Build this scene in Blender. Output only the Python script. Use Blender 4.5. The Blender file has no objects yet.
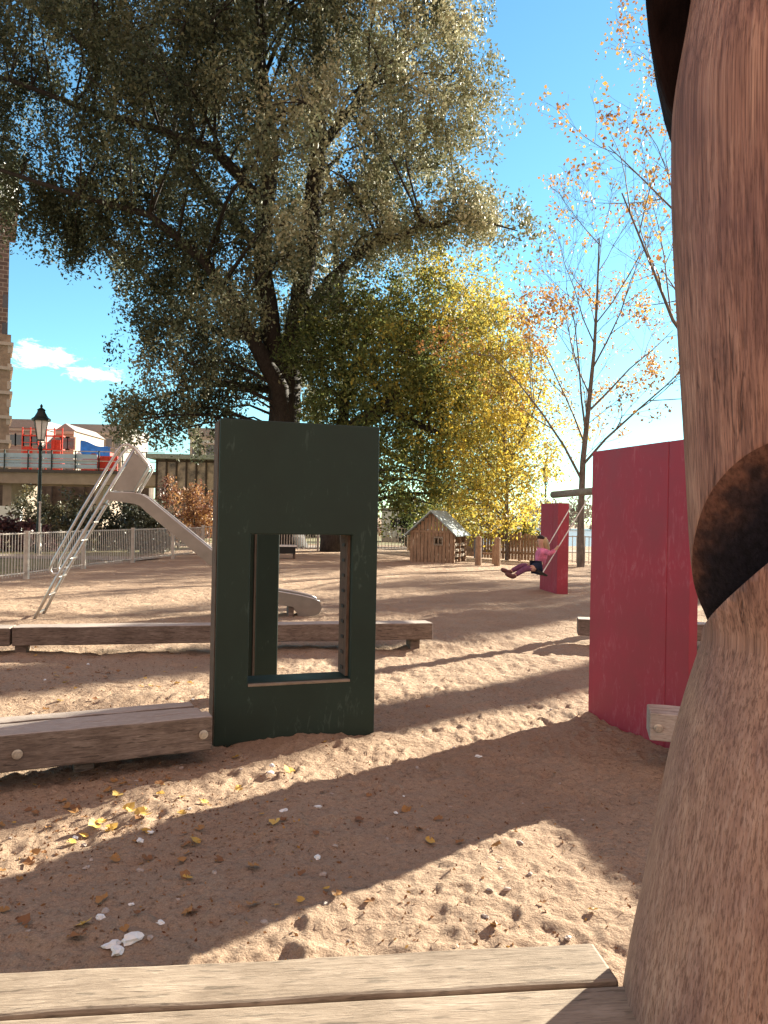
import bpy, bmesh, math, random
import numpy as np
from mathutils import Vector, Matrix, Euler
random.seed(7); RS = np.random.RandomState(11)
S = bpy.context.scene; C = S.collection
rad = math.radians
# ------------------------------------------------------------------ camera
F = 770.0; H = 1.5
cam = bpy.data.cameras.new('camera'); camo = bpy.data.objects.new('camera', cam); C.objects.link(camo)
cam.sensor_fit = 'HORIZONTAL'; cam.sensor_width = 36; cam.lens = F/768*36; cam.clip_end = 3000; cam.clip_start = 0.05
RM = Matrix.Rotation(rad(90.4), 3, 'X') @ Matrix.Rotation(rad(1.1), 3, 'Z')
camo.location = (0, 0, H); camo.rotation_euler = RM.to_euler(); S.camera = camo
def ray(px, py): return RM @ Vector(((px-384)/F, -(py-512)/F, -1))
def P(px, py, d): r = ray(px, py); return Vector((0, 0, H)) + r*(d/r.y)
def G(px, py, z=0.0): r = ray(px, py); return Vector((0, 0, H)) + r*((z-H)/r.z)
# ------------------------------------------------------------------ materials
def newmat(name):
    m = bpy.data.materials.new(name); m.use_nodes = True
    nt = m.node_tree; b = nt.nodes['Principled BSDF']; return m, nt, b
def N(nt, t, **kw):
    n = nt.nodes.new(t)
    for k, v in kw.items():
        if k in n.inputs: n.inputs[k].default_value = v
        else: setattr(n, k, v)
    return n
def col(c): return (c[0], c[1], c[2], 1)
def ramp(nt, fac, stops):
    r = nt.nodes.new('ShaderNodeValToRGB'); e = r.color_ramp.elements
    while len(e) < len(stops): e.new(0.5)
    for el, (p, c) in zip(e, stops): el.position = p; el.color = col(c)
    nt.links.new(fac, r.inputs[0]); return r.outputs[0]
def coords(nt, scale=(1, 1, 1)):
    tc = N(nt, 'ShaderNodeTexCoord'); mp = N(nt, 'ShaderNodeMapping'); mp.inputs['Scale'].default_value = scale
    nt.links.new(tc.outputs['Object'], mp.inputs[0]); return mp.outputs[0]
def noise(nt, vec, scale, detail=5, rough=.6, dist=0):
    n = N(nt, 'ShaderNodeTexNoise'); n.inputs['Scale'].default_value = scale; n.inputs['Detail'].default_value = detail
    n.inputs['Roughness'].default_value = rough; n.inputs['Distortion'].default_value = dist
    nt.links.new(vec, n.inputs['Vector']); return n.outputs[0]
def mathn(nt, op, a, b):
    n = N(nt, 'ShaderNodeMath', operation=op)
    for i, v in enumerate((a, b)):
        if isinstance(v, (int, float)): n.inputs[i].default_value = v
        else: nt.links.new(v, n.inputs[i])
    return n.outputs[0]
def mixc(nt, fac, a, b, mode='MIX'):
    n = N(nt, 'ShaderNodeMix', data_type='RGBA', blend_type=mode)
    for i, v in ((0, fac), (6, a), (7, b)):
        if isinstance(v, (int, float)): n.inputs[i].default_value = v
        elif isinstance(v, tuple): n.inputs[i].default_value = col(v)
        else: nt.links.new(v, n.inputs[i])
    return n.outputs[2]
def bump(nt, b, h, strength=.4, dist=.01):
    n = N(nt, 'ShaderNodeBump'); n.inputs['Strength'].default_value = strength; n.inputs['Distance'].default_value = dist
    nt.links.new(h, n.inputs['Height']); nt.links.new(n.outputs[0], b.inputs['Normal'])
def plain(name, c, rough=.7, metal=0, var=.25, scale=8, stretch=(1, 1, 1), bmp=0, spec=.3, bd=.004):
    m, nt, b = newmat(name); v = coords(nt, stretch); n = noise(nt, v, scale)
    lo = tuple(x*(1-var) for x in c); hi = tuple(min(1, x*(1+var)) for x in c)
    nt.links.new(ramp(nt, n, [(.3, lo), (.7, hi)]), b.inputs['Base Color'])
    b.inputs['Roughness'].default_value = rough; b.inputs['Metallic'].default_value = metal
    b.inputs['Specular IOR Level'].default_value = spec
    if bmp: bump(nt, b, n, bmp, bd)
    return m
def wood(name, c_lo, c_mid, c_hi, stretch, rough=.8, crack=.5, bmp=.5, bleach=0):
    m, nt, b = newmat(name); v = coords(nt, stretch)
    g = noise(nt, v, 14, 8, .68, .6); g2 = noise(nt, v, 3, 4, .6)
    base = ramp(nt, mathn(nt, 'ADD', mathn(nt, 'MULTIPLY', g, .6), mathn(nt, 'MULTIPLY', g2, .4)), [(.3, c_lo), (.5, c_mid), (.68, c_hi)])
    ck = ramp(nt, noise(nt, v, 9, 3, .5, .3), [(.34, (crack,)*3), (.40, (1, 1, 1))])
    blot = ramp(nt, noise(nt, coords(nt), 5, 4, .6), [(.35, (.72, .70, .68)), (.65, (1.0, 1, 1))])
    out = mixc(nt, 1.0, mixc(nt, 1.0, base, ck, 'MULTIPLY'), blot, 'MULTIPLY')
    if bleach:                                            # tops bleached by years of weather
        gn = N(nt, 'ShaderNodeTexCoord'); sn_ = N(nt, 'ShaderNodeSeparateXYZ'); nt.links.new(gn.outputs['Normal'], sn_.inputs[0])
        tp_ = ramp(nt, mathn(nt, 'ADD', sn_.outputs[2], 0), [(.5, (0, 0, 0)), (.9, (bleach,)*3)])
        out = mixc(nt, tp_, out, mixc(nt, 1, (.62, .55, .49), ramp(nt, g, [(.3, (.6, .58, .56)), (.65, (1, 1, 1))]), 'MULTIPLY'))
    nt.links.new(out, b.inputs['Base Color']); b.inputs['Roughness'].default_value = rough; b.inputs['Specular IOR Level'].default_value = .25
    bump(nt, b, g, bmp, .006); return m
def painted(name, c, scuff, amount=.62, rough=.5):
    m, nt, b = newmat(name); v = coords(nt)
    big = noise(nt, v, 2.2, 5, .6); scr = noise(nt, coords(nt, (1, 1, .3)), 22, 6, .7, 1.2); sm = noise(nt, v, 60, 3, .6)
    base = ramp(nt, big, [(.3, tuple(x*.82 for x in c)), (.7, tuple(min(1, x*1.15) for x in c))])
    f = ramp(nt, mathn(nt, 'MULTIPLY', scr, mathn(nt, 'ADD', big, .45)), [(amount-.04, (0, 0, 0)), (amount+.10, (.55, .55, .55))])
    nt.links.new(mixc(nt, f, base, scuff), b.inputs['Base Color'])
    rg = ramp(nt, big, [(.3, (rough-.1,)*3), (.7, (rough+.15,)*3)]); nt.links.new(rg, b.inputs['Roughness'])
    bump(nt, b, sm, .12, .002); return m
def leafmat(name, stops, trans=.3, rough=.45, spec=.5):
    m, nt, b = newmat(name)
    at = N(nt, 'ShaderNodeAttribute', attribute_name='tone')
    c = ramp(nt, at.outputs['Fac'], stops); nt.links.new(c, b.inputs['Base Color'])
    b.inputs['Roughness'].default_value = rough; b.inputs['Specular IOR Level'].default_value = spec
    tr = N(nt, 'ShaderNodeBsdfTranslucent'); nt.links.new(c, tr.inputs[0])
    mx = N(nt, 'ShaderNodeMixShader'); mx.inputs[0].default_value = trans
    nt.links.new(b.outputs[0], mx.inputs[1]); nt.links.new(tr.outputs[0], mx.inputs[2])
    nt.links.new(mx.outputs[0], nt.nodes['Material Output'].inputs[0]); return m
# ------------------------------------------------------------------ objects
def tag(o, label=None, cat=None, group=None, kind=None):
    for k, v in (('label', label), ('category', cat), ('group', group), ('kind', kind)):
        if v: o[k] = v
    return o
def thing(name, label, cat, loc=(0, 0, 0), rz=0, group=None):
    o = bpy.data.objects.new(name, None); C.objects.link(o); o.location = loc; o.rotation_euler = (0, 0, rz)
    o.empty_display_size = .1
    return tag(o, label, cat, group)
class MB:
    def __init__(s): s.v = []; s.f = []; s.m = []
    def add(s, vs, fs, mi=0):
        o = len(s.v); s.v += [tuple(v) for v in vs]; s.f += [tuple(i+o for i in f) for f in fs]; s.m += [mi]*len(fs); return s
    def box(s, x0, x1, y0, y1, z0, z1, mi=0):
        return s.add([(x0,y0,z0),(x1,y0,z0),(x1,y1,z0),(x0,y1,z0),(x0,y0,z1),(x1,y0,z1),(x1,y1,z1),(x0,y1,z1)],
                     [(3,2,1,0),(4,5,6,7),(0,1,5,4),(1,2,6,5),(2,3,7,6),(3,0,4,7)], mi)
    def tube(s, pts, rs, n=8, cap=True, mi=0):
        pts = [Vector(p) for p in pts]
        if isinstance(rs, (int, float)): rs = [rs]*len(pts)
        vs = []; fs = []; up = None
        for i, p in enumerate(pts):
            t = (pts[min(i+1, len(pts)-1)] - pts[max(i-1, 0)])
            t = t.normalized() if t.length > 1e-9 else Vector((0, 0, 1))
            if up is None: up = t.orthogonal().normalized()
            a = up - t*up.dot(t)
            a = a.normalized() if a.length > 1e-5 else t.orthogonal().normalized()
            up = a; b = t.cross(a)
            for k in range(n):
                an = 2*math.pi*k/n; vs.append(p + (a*math.cos(an) + b*math.sin(an))*rs[i])
        for i in range(len(pts)-1):
            for k in range(n):
                k2 = (k+1) % n; fs.append((i*n+k, i*n+k2, (i+1)*n+k2, (i+1)*n+k))
        if cap:
            fs.append(tuple(range(n-1, -1, -1))); L = (len(pts)-1)*n; fs.append(tuple(L+k for k in range(n)))
        return s.add(vs, fs, mi)
    def lathe(s, prof, n=16, c=(0, 0, 0), mi=0):
        vs = []; fs = []
        for (r, z) in prof:
            for k in range(n):
                a = 2*math.pi*k/n; vs.append((c[0]+r*math.cos(a), c[1]+r*math.sin(a), c[2]+z))
        for i in range(len(prof)-1):
            for k in range(n):
                k2 = (k+1) % n; fs.append((i*n+k, i*n+k2, (i+1)*n+k2, (i+1)*n+k))
        fs.append(tuple(range(n-1, -1, -1))); L = (len(prof)-1)*n; fs.append(tuple(L+k for k in range(n)))
        return s.add(vs, fs, mi)
    def prism(s, poly, off, mi=0):
        n = len(poly); off = Vector(off); a = [Vector(p) for p in poly]; b = [p+off for p in a]
        return s.add(a+b, [tuple(range(n)), tuple(range(2*n-1, n-1, -1))] + [(i, i+n, (i+1) % n+n, (i+1) % n) for i in range(n)], mi)
    def build(s, name, mats, parent=None, smooth=False, bevel=0, loc=None):
        me = bpy.data.meshes.new(name); me.from_pydata(s.v, [], s.f); me.update()
        bm = bmesh.new(); bm.from_mesh(me); bmesh.ops.recalc_face_normals(bm, faces=bm.faces)
        if bevel: 
            bmesh.ops.bevel(bm, geom=[e for e in bm.edges if e.calc_face_angle(0) > .6], offset=bevel, segments=2, affect='EDGES', profile=.5)
        bm.to_mesh(me); bm.free()
        if not isinstance(mats, (list, tuple)): mats = [mats]
        for m in mats: me.materials.append(m)
        if not bevel: me.polygons.foreach_set('material_index', s.m)
        if smooth: me.polygons.foreach_set('use_smooth', [True]*len(me.polygons))
        o = bpy.data.objects.new(name, me); C.objects.link(o)
        if parent: o.parent = parent
        if loc is not None: o.location = loc
        return o
def npmesh(name, verts, faces, mat, parent=None, tone=None, smooth=False):
    me = bpy.data.meshes.new(name); nv = len(verts); nf, k = faces.shape
    me.vertices.add(nv); me.vertices.foreach_set('co', np.ascontiguousarray(verts, dtype=np.float32).ravel())
    me.loops.add(nf*k); me.loops.foreach_set('vertex_index', faces.astype(np.int32).ravel())
    me.polygons.add(nf); me.polygons.foreach_set('loop_start', np.arange(0, nf*k, k, dtype=np.int32))
    if smooth: me.polygons.foreach_set('use_smooth', np.ones(nf, dtype=bool))
    if tone is not None:
        a = me.attributes.new('tone', 'FLOAT', 'FACE'); a.data.foreach_set('value', np.asarray(tone, dtype=np.float32))
    me.materials.append(mat); me.update(calc_edges=True)
    o = bpy.data.objects.new(name, me); C.objects.link(o)
    if parent: o.parent = parent
    return o
def dup(o, loc, rz, scale=1):
    r = o.copy(); C.objects.link(r); r.location = loc; r.rotation_euler = (0, 0, rz); r.scale = (scale,)*3
    for ch in o.children:
        c = ch.copy(); C.objects.link(c); c.parent = r
        for g in ch.children:
            d = g.copy(); C.objects.link(d); d.parent = c
    return r
# ------------------------------------------------------------------ noise + ground
TAB = RS.rand(256, 256)
def vn(x, y, s, seed=0):
    x = np.asarray(x)/s + seed*17.3; y = np.asarray(y)/s + seed*31.7
    xi = np.floor(x).astype(int); yi = np.floor(y).astype(int); u = x-xi; v = y-yi
    u = u*u*(3-2*u); v = v*v*(3-2*v)
    t = lambda a, b: TAB[(xi+a) & 255, (yi+b) & 255]
    return (t(0,0)*(1-u)+t(1,0)*u)*(1-v) + (t(0,1)*(1-u)+t(1,1)*u)*v - .5
def sst(a, b, x): t = np.clip((x-a)/(b-a), 0, 1); return t*t*(3-2*t)
# panel frames used by several objects
GA = G(213.5, 750); GB = G(374, 737.5); gu = (GB-GA); GW = gu.length; gu.normalize(); gth = math.atan2(gu.y, gu.x)
def seg_dist(x, y, a, b):
    dx, dy = b[0]-a[0], b[1]-a[1]; t = np.clip(((x-a[0])*dx+(y-a[1])*dy)/(dx*dx+dy*dy), 0, 1)
    return np.hypot(x-a[0]-t*dx, y-a[1]-t*dy)
def gz(x, y):
    x = np.asarray(x, float); y = np.asarray(y, float)
    play = (1-sst(24, 30, y))*sst(-8.6, -7.2, x)*(1-sst(22, 28, x))
    z = play*(.07*vn(x, y, 3.1, 1) + .04*vn(x, y, 1.1, 2) + .03*vn(x, y, .42, 3)*(1-sst(9, 16, y)))
    z += .018*np.exp(-(seg_dist(x, y, GA, GB)/.16)**2)*(1+2.5*vn(x, y, .3, 5))
    z += play*.10*sst(9, 16, y)*vn(x, y, 6, 9)
    bank = sst(46, 54, y + .0*x)*sst(2.5, 6, x-.02*y)
    return z - 4.5*bank
def axis(a0, fine0, fine1, step, k, a1):
    xs = [fine0]
    while xs[-1] < fine1: xs.append(xs[-1]+step)
    s = step
    while xs[-1] < a1: s = step+(xs[-1]-fine1)*k; xs.append(xs[-1]+s)
    lo = []; x = fine0
    while x > a0: s = step+(fine0-x)*k; x -= s; lo.append(x)
    return np.array(lo[::-1]+xs)
xs = axis(-700, -1.3, 1.3, .013, .022, 700)
ys = [1.3]
while ys[-1] < 1500: ys.append(ys[-1]*(1.0075 if ys[-1] < 14 else 1.02))
lo = []; y = 1.3; s = .05
while y > -300: y -= s; s *= 1.25; lo.append(y)
ys = np.array(lo[::-1]+ys)
X, Y = np.meshgrid(xs, ys); Z = gz(X, Y)
near = (1-sst(10, 15, Y))*(1-sst(5, 8, np.abs(X)))
Z += near*(.012*vn(X, Y, .17, 4) + .014*(.25-np.abs(vn(X, Y, .11, 21))) + .010*(.25-np.abs(vn(X, Y, .055, 22))) + .010*vn(X, Y, .075, 6) + .010*vn(X, Y, .038, 7) + .006*vn(X, Y, .021, 11))
mid = (1-sst(14, 22, Y))*(1-sst(8, 11, np.abs(X)))*(.35+.65*sst(3, 8, Y))
Z += mid*(.030*vn(X, Y, .30, 14) + .034*(.25-np.abs(vn(X, Y, .21, 15))) + .02*(.25-np.abs(vn(X, Y, .12, 16))))
for i in range(5200):                                    # footprints, hoof-like dents and kicked-up sand
    if i < 3800: cx, cy = RS.uniform(-3.6, 3), RS.uniform(1.9, 7)
    else: cx, cy = RS.uniform(-8, 6), RS.uniform(6, 15)
    r1 = RS.uniform(.010, .036); r2 = r1*RS.uniform(1.2, 2.6); an = RS.uniform(0, 3.14); dp = r1*RS.uniform(.15, .42)*(.55 if cy < 4.2 else 1)*(1.3 if RS.rand() < .2 else 1)
    R = r2*2.2; sd0 = i % 97
    i0, i1 = np.searchsorted(xs, [cx-R, cx+R]); j0, j1 = np.searchsorted(ys, [cy-R, cy+R])
    if i1-i0 < 2 or j1-j0 < 2: continue
    dx = X[j0:j1, i0:i1]-cx; dy = Y[j0:j1, i0:i1]-cy
    a = (dx*math.cos(an)+dy*math.sin(an))/r2; b = (-dx*math.sin(an)+dy*math.cos(an))/r1; q = (a*a+b*b)*np.clip(1+1.6*vn(X[j0:j1, i0:i1], Y[j0:j1, i0:i1], .06, sd0), .2, 3)
    sgn = -1 if RS.rand() < .6 else .8
    Z[j0:j1, i0:i1] += sgn*dp*(np.exp(-q*q*.6) - .55*np.exp(-((np.sqrt(q)-1.45)/.35)**2))
def gpt(x, y):
    i = min(max(np.searchsorted(xs, x), 1), len(xs)-1); j = min(max(np.searchsorted(ys, y), 1), len(ys)-1)
    u = (x-xs[i-1])/(xs[i]-xs[i-1]); v = (y-ys[j-1])/(ys[j]-ys[j-1])
    return float((Z[j-1,i-1]*(1-u)+Z[j-1,i]*u)*(1-v)+(Z[j,i-1]*(1-u)+Z[j,i]*u)*v)
def on(v, dz=0): return Vector((v[0], v[1], gpt(v[0], v[1])+dz))
ny, nx = X.shape
idx = np.arange(nx*ny).reshape(ny, nx)
fc = np.stack([idx[:-1,:-1], idx[:-1,1:], idx[1:,1:], idx[1:,:-1]], -1).reshape(-1, 4)
m, nt, b = newmat('sand'); v = coords(nt)
n1 = noise(nt, v, .9, 5, .6); n2 = noise(nt, v, 38, 6, .75); n3 = noise(nt, v, 160, 3, .6)
base = ramp(nt, n1, [(.3, (.36, .255, .18)), (.7, (.47, .345, .245))])
spk = ramp(nt, n2, [(.32, (.46, .42, .39)), (.45, (.94, .93, .93)), (.56, (1, 1, 1)), (.75, (1.18, 1.17, 1.16))])
gr = ramp(nt, n3, [(.3, (.70, .69, .68)), (.7, (1.16, 1.16, 1.16))])
nt.links.new(mixc(nt, 1, mixc(nt, 1, base, spk, 'MULTIPLY'), gr, 'MULTIPLY'), b.inputs['Base Color'])
b.inputs['Roughness'].default_value = .95; b.inputs['Specular IOR Level'].default_value = .12
hh = mathn(nt, 'ADD', mathn(nt, 'MULTIPLY', noise(nt, v, 34, 6, .75, .2), .032), mathn(nt, 'MULTIPLY', n3, .0035))
hh = mathn(nt, 'ADD', hh, mathn(nt, 'MULTIPLY', noise(nt, v, 8, 4, .65, .2), .06))
hh = mathn(nt, 'ADD', hh, mathn(nt, 'MULTIPLY', noise(nt, v, 2.6, 4, .6, .3), .13))
bump(nt, b, hh, .9, 1.0)
tag(npmesh('ground', np.stack([X, Y, Z], -1).reshape(-1, 3), fc, m, smooth=True), 'trampled reddish playground sand', 'ground', kind='structure')
# sheets laid on the ground beyond the fences
M_grass = plain('grass_ground', (.17, .15, .065), .95, var=.5, scale=2.5, bmp=.6)
M_path = plain('path_asphalt', (.26, .21, .17), .9, var=.2, scale=6, bmp=.3)
def sheet(name, poly, z, mat, kind='structure'):
    mb = MB(); mb.add([(x, y, z) for x, y in poly], [tuple(range(len(poly)))]); return tag(mb.build(name, mat), kind=kind)
sheet('grass_verge', [(-9.0, 13), (-60, 13), (-60, 46), (-8.2, 34)], .012, M_grass)
sheet('path', [(-40, 23.6), (-7.6, 23.6), (-7.3, 25.8), (-40, 25.8)], .03, M_path)
sheet('path', [(-12, 38), (40, 40.5), (40, 38.2), (-9.2, 35.6)], .03, M_path)
sheet('far_lawn', [(-60, 47), (-12, 40), (2, 41.5), (2, 90), (-60, 90)], .012, M_grass)
m, nt, b = newmat('river'); v = coords(nt, (1, .3, 1)); b.inputs['Base Color'].default_value = (.16, .17, .17, 1); b.inputs['Roughness'].default_value = .4
bump(nt, b, noise(nt, v, 1.2, 4, .6), .25, .15)
sheet('river_water', [(5.5, 50), (400, 50), (400, 420), (5.5, 420)], -2.6, m)
# ------------------------------------------------------------------ common materials
W_beam = wood('weathered_beam', (.08, .060, .050), (.21, .162, .133), (.37, .30, .25), (1, 9, 9), bleach=.55)
W_pale = wood('pale_beam', (.17, .125, .092), (.30, .24, .18), (.42, .345, .27), (1, 8, 8), crack=.6)
W_stub = wood('bleached_beam', (.30, .245, .205), (.48, .41, .36), (.60, .53, .47), (1, 8, 8), crack=.6)
W_fence = wood('fence_wood', (.18, .105, .065), (.34, .215, .135), (.46, .32, .215), (8, 8, 1))
M_bolt = plain('bolt_steel', (.5, .47, .42), .4, .8, scale=40)
M_green = painted('green_paint', (.020, .035, .027), (.08, .11, .095), .62, .5)
M_green.node_tree.nodes['Principled BSDF'].inputs['Specular IOR Level'].default_value = .22
M_edge = wood('plywood_edge', (.06, .038, .026), (.13, .085, .06), (.2, .14, .1), (6, 30, 1), crack=.6)
M_red = painted('red_paint', (.32, .029, .050), (.42, .13, .15), .565, .6)
M_steel = plain('brushed_steel', (.52, .50, .48), .36, .85, var=.15, scale=12)
M_plate = plain('slide_plate', (.27, .25, .23), .36, .7, var=.12, scale=5)
M_galv = plain('galvanised_steel', (.50, .44, .38), .6, .15, var=.2, scale=10)
M_black = plain('black_green_iron', (.012, .018, .016), .4, .2, scale=20)
M_nail = plain('nail_head', (.02, .018, .016), .6)
# ------------------------------------------------------------------ green window panel
GH = 2.115; GT = .27
t = thing('window_panel', 'dark green panel with a rectangular window opening standing in the sand', 'panel', (GA.x, GA.y, 0), gth)
def panel_with_hole(W, T, z0, z1, hx0, hx1, hz0, hz1):
    bm = bmesh.new(); q = []
    for y in (0, T):
        q.append([bm.verts.new((x, y, z)) for x, z in ((0,z0),(W,z0),(W,z1),(0,z1),(hx0,hz0),(hx1,hz0),(hx1,hz1),(hx0,hz1))])
    for k in range(4):
        a, b2 = k, (k+1) % 4
        for s in (0, 1): bm.faces.new((q[s][a], q[s][b2], q[s][b2+4], q[s][a+4]))
        bm.faces.new((q[0][a], q[0][b2], q[1][b2], q[1][a])); bm.faces.new((q[0][a+4], q[0][b2+4], q[1][b2+4], q[1][a+4]))
    bmesh.ops.recalc_face_normals(bm, faces=bm.faces)
    bmesh.ops.bevel(bm, geom=[e for e in bm.edges if e.calc_face_angle(0) > .6], offset=.008, segments=2, affect='EDGES', profile=.5)
    return bm
def bmobj(name, bm, mats, parent=None, smooth=False):
    me = bpy.data.meshes.new(name); bm.to_mesh(me); bm.free()
    for mm in (mats if isinstance(mats, (list, tuple)) else [mats]): me.materials.append(mm)
    if smooth: me.polygons.foreach_set('use_smooth', [True]*len(me.polygons))
    o = bpy.data.objects.new(name, me); C.objects.link(o)
    if parent: o.parent = parent
    return o
wx0, wx1, wz0, wz1 = GW*.195, GW*.835, .395, 1.375
bmobj('board', panel_with_hole(GW, GT, -.25, GH, wx0, wx1, wz0, wz1), M_green, t)
mb = MB(); mb.box(-.006, 0, .03, GT-.012, -.2, GH-.012); mb.build('edge_strip', M_edge, t)
mb = MB(); mb.box(wx1-.02, wx1-.001, .055, GT-.03, wz0+.022, wz1-.003); js = mb.build('window_lining', M_edge, t)
mb = MB()
for k in range(9):
    z = wz0+.07+k*.105; mb.box(wx1-.026, wx1-.0195, .11, .17, z-.010, z+.010)
mb.build('nail', M_nail, js)
mb = MB(); mb.box(wx0+.003, wx1-.003, .03, GT-.02, wz0-.002, wz0+.014); mb.build('window_sill', M_green, t, bevel=.003)
mb = MB(); mb.box(wx0+.001, wx1-.001, -.004, .028, wz0-.006, wz0+.010); mb.build('sill_edge', W_pale, t, bevel=.003)
# narrower green panel behind it, seen through the window
pb = P(256, 600, 6.35)
t = thing('narrow_panel', 'narrow dark green panel standing behind the window of the green panel', 'panel', (pb.x, pb.y, 0), rad(17))
mb = MB(); mb.box(.0, .185, 0, .24, -.2, 1.86); mb.build('board', M_green, t, bevel=.008)
mb = MB(); mb.box(-.006, 0, .015, .225, -.15, 1.84); mb.build('edge_strip', M_edge, t)
mb = MB(); mb.box(-.075, -.012, .10, .20, -.2, 1.84); mb.build('side_board', M_green, t)
mb = MB(); mb.box(.185, .189, .02, .22, -.1, 1.84); mb.build('edge_strip', M_edge, t)
# ------------------------------------------------------------------ low timber benches
def beam_bench(name, label, a, b, z0, z1, widths, mat, bolts=(), legs=(), ext0=0, ext1=0, gap=.013, group=None, ends=None, cat='bench'):
    """a->b: front top edge (ground xy); the beams lie side by side behind it."""
    a = Vector((a.x, a.y)); b = Vector((b.x, b.y)); u = (b-a).normalized(); a = a-u*ext0; L = (b-a).length+ext1
    t = thing(name, label, cat, (a.x, a.y, 0), math.atan2(u.y, u.x), group)
    y = 0
    for k, w in enumerate(widths):
        e0, e1 = (ends[k] if ends else (0, 0))
        mb = MB(); nseg = 14; x0, x1 = e0, L+e1
        # slightly uneven sawn beam
        vs = []; fs = []
        for i in range(nseg+1):
            x = x0+(x1-x0)*i/nseg; j = lambda s: random.uniform(-s, s)
            zt_ = z1-(0, .006, .002)[k % 3]
            vs += [(x, y+j(.003), z0+j(.003)), (x, y+w-gap+j(.003), z0+j(.003)), (x, y+w-gap+j(.003), zt_+j(.003)), (x, y+j(.003), zt_+j(.003))]
        for i in range(nseg):
            for q in range(4): fs.append((i*4+q, i*4+(q+1) % 4, i*4+4+(q+1) % 4, i*4+4+q))
        fs += [(3, 2, 1, 0), tuple(nseg*4+q for q in range(4))]
        mb.add(vs, fs); mb.build('beam', mat, t, bevel=.010); y += w
    for px_, pz in bolts:
        mb = MB(); mb.lathe([(.0, 0), (.027, 0), (.027, .006), (.02, .007), (.015, .007), (.015, .018), (0, .018)], 14)
        o = mb.build('bolt', M_bolt, t); o.location = (px_, -.004, pz); o.rotation_euler = (rad(90), 0, 0)
    for lx in legs:
        mb = MB(); mb.box(lx, lx+.11, .04 if 'long low' in label or 'left edge' in label else .2, sum(widths)-.05, -.2, z0-.002); mb.build('leg', mat, t, bevel=.008)
    return t
a = G(0, 736, .30); b = G(213, 716.5, .30)
Lb = (b-a).length
beam_bench('timber_bench', 'low weathered timber bench with bolt heads joined to the green window panel', a, b, .10, .30, (.15, .15, .14), W_beam,
           bolts=[(1.0+.085, .195), (1.0+Lb-.055, .20)], legs=[.4, 1.0+Lb-.75], ext0=1.0, ends=[(0, 0), (0, -.03), (0, -.05)])
a = G(-10, 1012, .32); b = G(620, 980, .32)
a2 = G(0, 1016, .32)
t = beam_bench('timber_bench', 'pale weathered plank bench at the bottom beside the carved log', G(0, 1014.5, .32), G(620, 980.5, .32), .14, .32, (.19,), W_pale, legs=[.3, 2.2], ext0=.6,
               ends=[(0, -.0)])
# two more beams in front of the first one
for k in range(2):
    mb = MB(); y1 = -.012-k*.19; L = (G(620, 980.5, .32)-G(0, 1014.5, .32)).length+.6
    mb.box(0, L+.03+k*.015, y1-.178, y1, .14, .317+.002*k); mb.build('beam', W_pale, t, bevel=.010)
a = G(12, 627.5, .30); b = G(433, 623, .30)
Lr = (b-a).length
beam_bench('timber_bench', 'long low brown timber beam bench running behind the green panels', a, b, .11, .30, (.16, .15), W_beam, legs=[.02, 2.2, Lr-.25])
b3 = a-(b-a).normalized()*.02
beam_bench('timber_bench', 'low brown timber beam at the left edge in line with the long beam bench', b3-(b-a).normalized()*2.2, b3, .11, .295, (.16, .15), W_beam, legs=[.1, 1.7])
a = G(578, 619, .30); b = G(760, 627, .30)
beam_bench('timber_bench', 'dark timber beam end sticking out behind the near red panel', a, b, .10, .30, (.16, .14), W_beam, legs=[.3, 1.7])
# bench joined to the red panel, its pale sawn end facing the camera
a = G(650, 712, .32); b = a + Vector((.93, -.25, 0))*1.6
beam_bench('timber_bench', 'pale grey timber bench end with a bolt between red panel and carved log', a, b, .14, .315, (.15, .15), W_stub, bolts=[(.05, .225)], legs=[.25, 1.2], ext0=0)
# ------------------------------------------------------------------ red panels
SUNAZ = math.atan2(.735, .678)      # measured clockwise from +Y
sd = Vector((.735, .678, 0)).normalized(); ELEV = rad(20)
RA = G(588, 708.5); RB = G(687, 753); ru = RB-RA; RL = ru.length; ru.normalize(); rth = math.atan2(ru.y, ru.x)
def red_panel(label, loc, th, L, Hh, T=.07, seam=.8, group=None):
    t = thing('red_play_screen', label, 'play panel', (loc[0], loc[1], 0), th, group)
    mb = MB(); mb.box(0, L*seam-.001, 0, T, -.25, Hh); mb.build('board', M_red, t, bevel=.007)
    mb = MB(); mb.box(L*seam+.001, L, .002, T-.002, -.25, Hh-.001); mb.build('board', M_red, t, bevel=.007)
    return t
RH = 2.06
red_panel('weathered crimson panel standing close to the carved log', RA, rth, RL, RH)
# ground shadow of a twin panel outside the frame gives the lit triangle of sand
LS = RH/math.tan(ELEV)
tip = G(546, 806); e2 = G(640, 886)
pu = (e2-tip).normalized(); base0 = tip + sd*LS - pu*.35
red_panel('weathered crimson panel to the right outside the picture', base0, math.atan2(pu.y, pu.x), 3.4, RH)
FA = G(539.5, 590.5); FB = G(563.5, 596.5)
fu = FB-FA
red_panel('smaller looking far crimson panel carrying the swing beam', FA, math.atan2(fu.y, fu.x)-0.05, fu.length*.82, 1.86, .24, .72)
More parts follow.
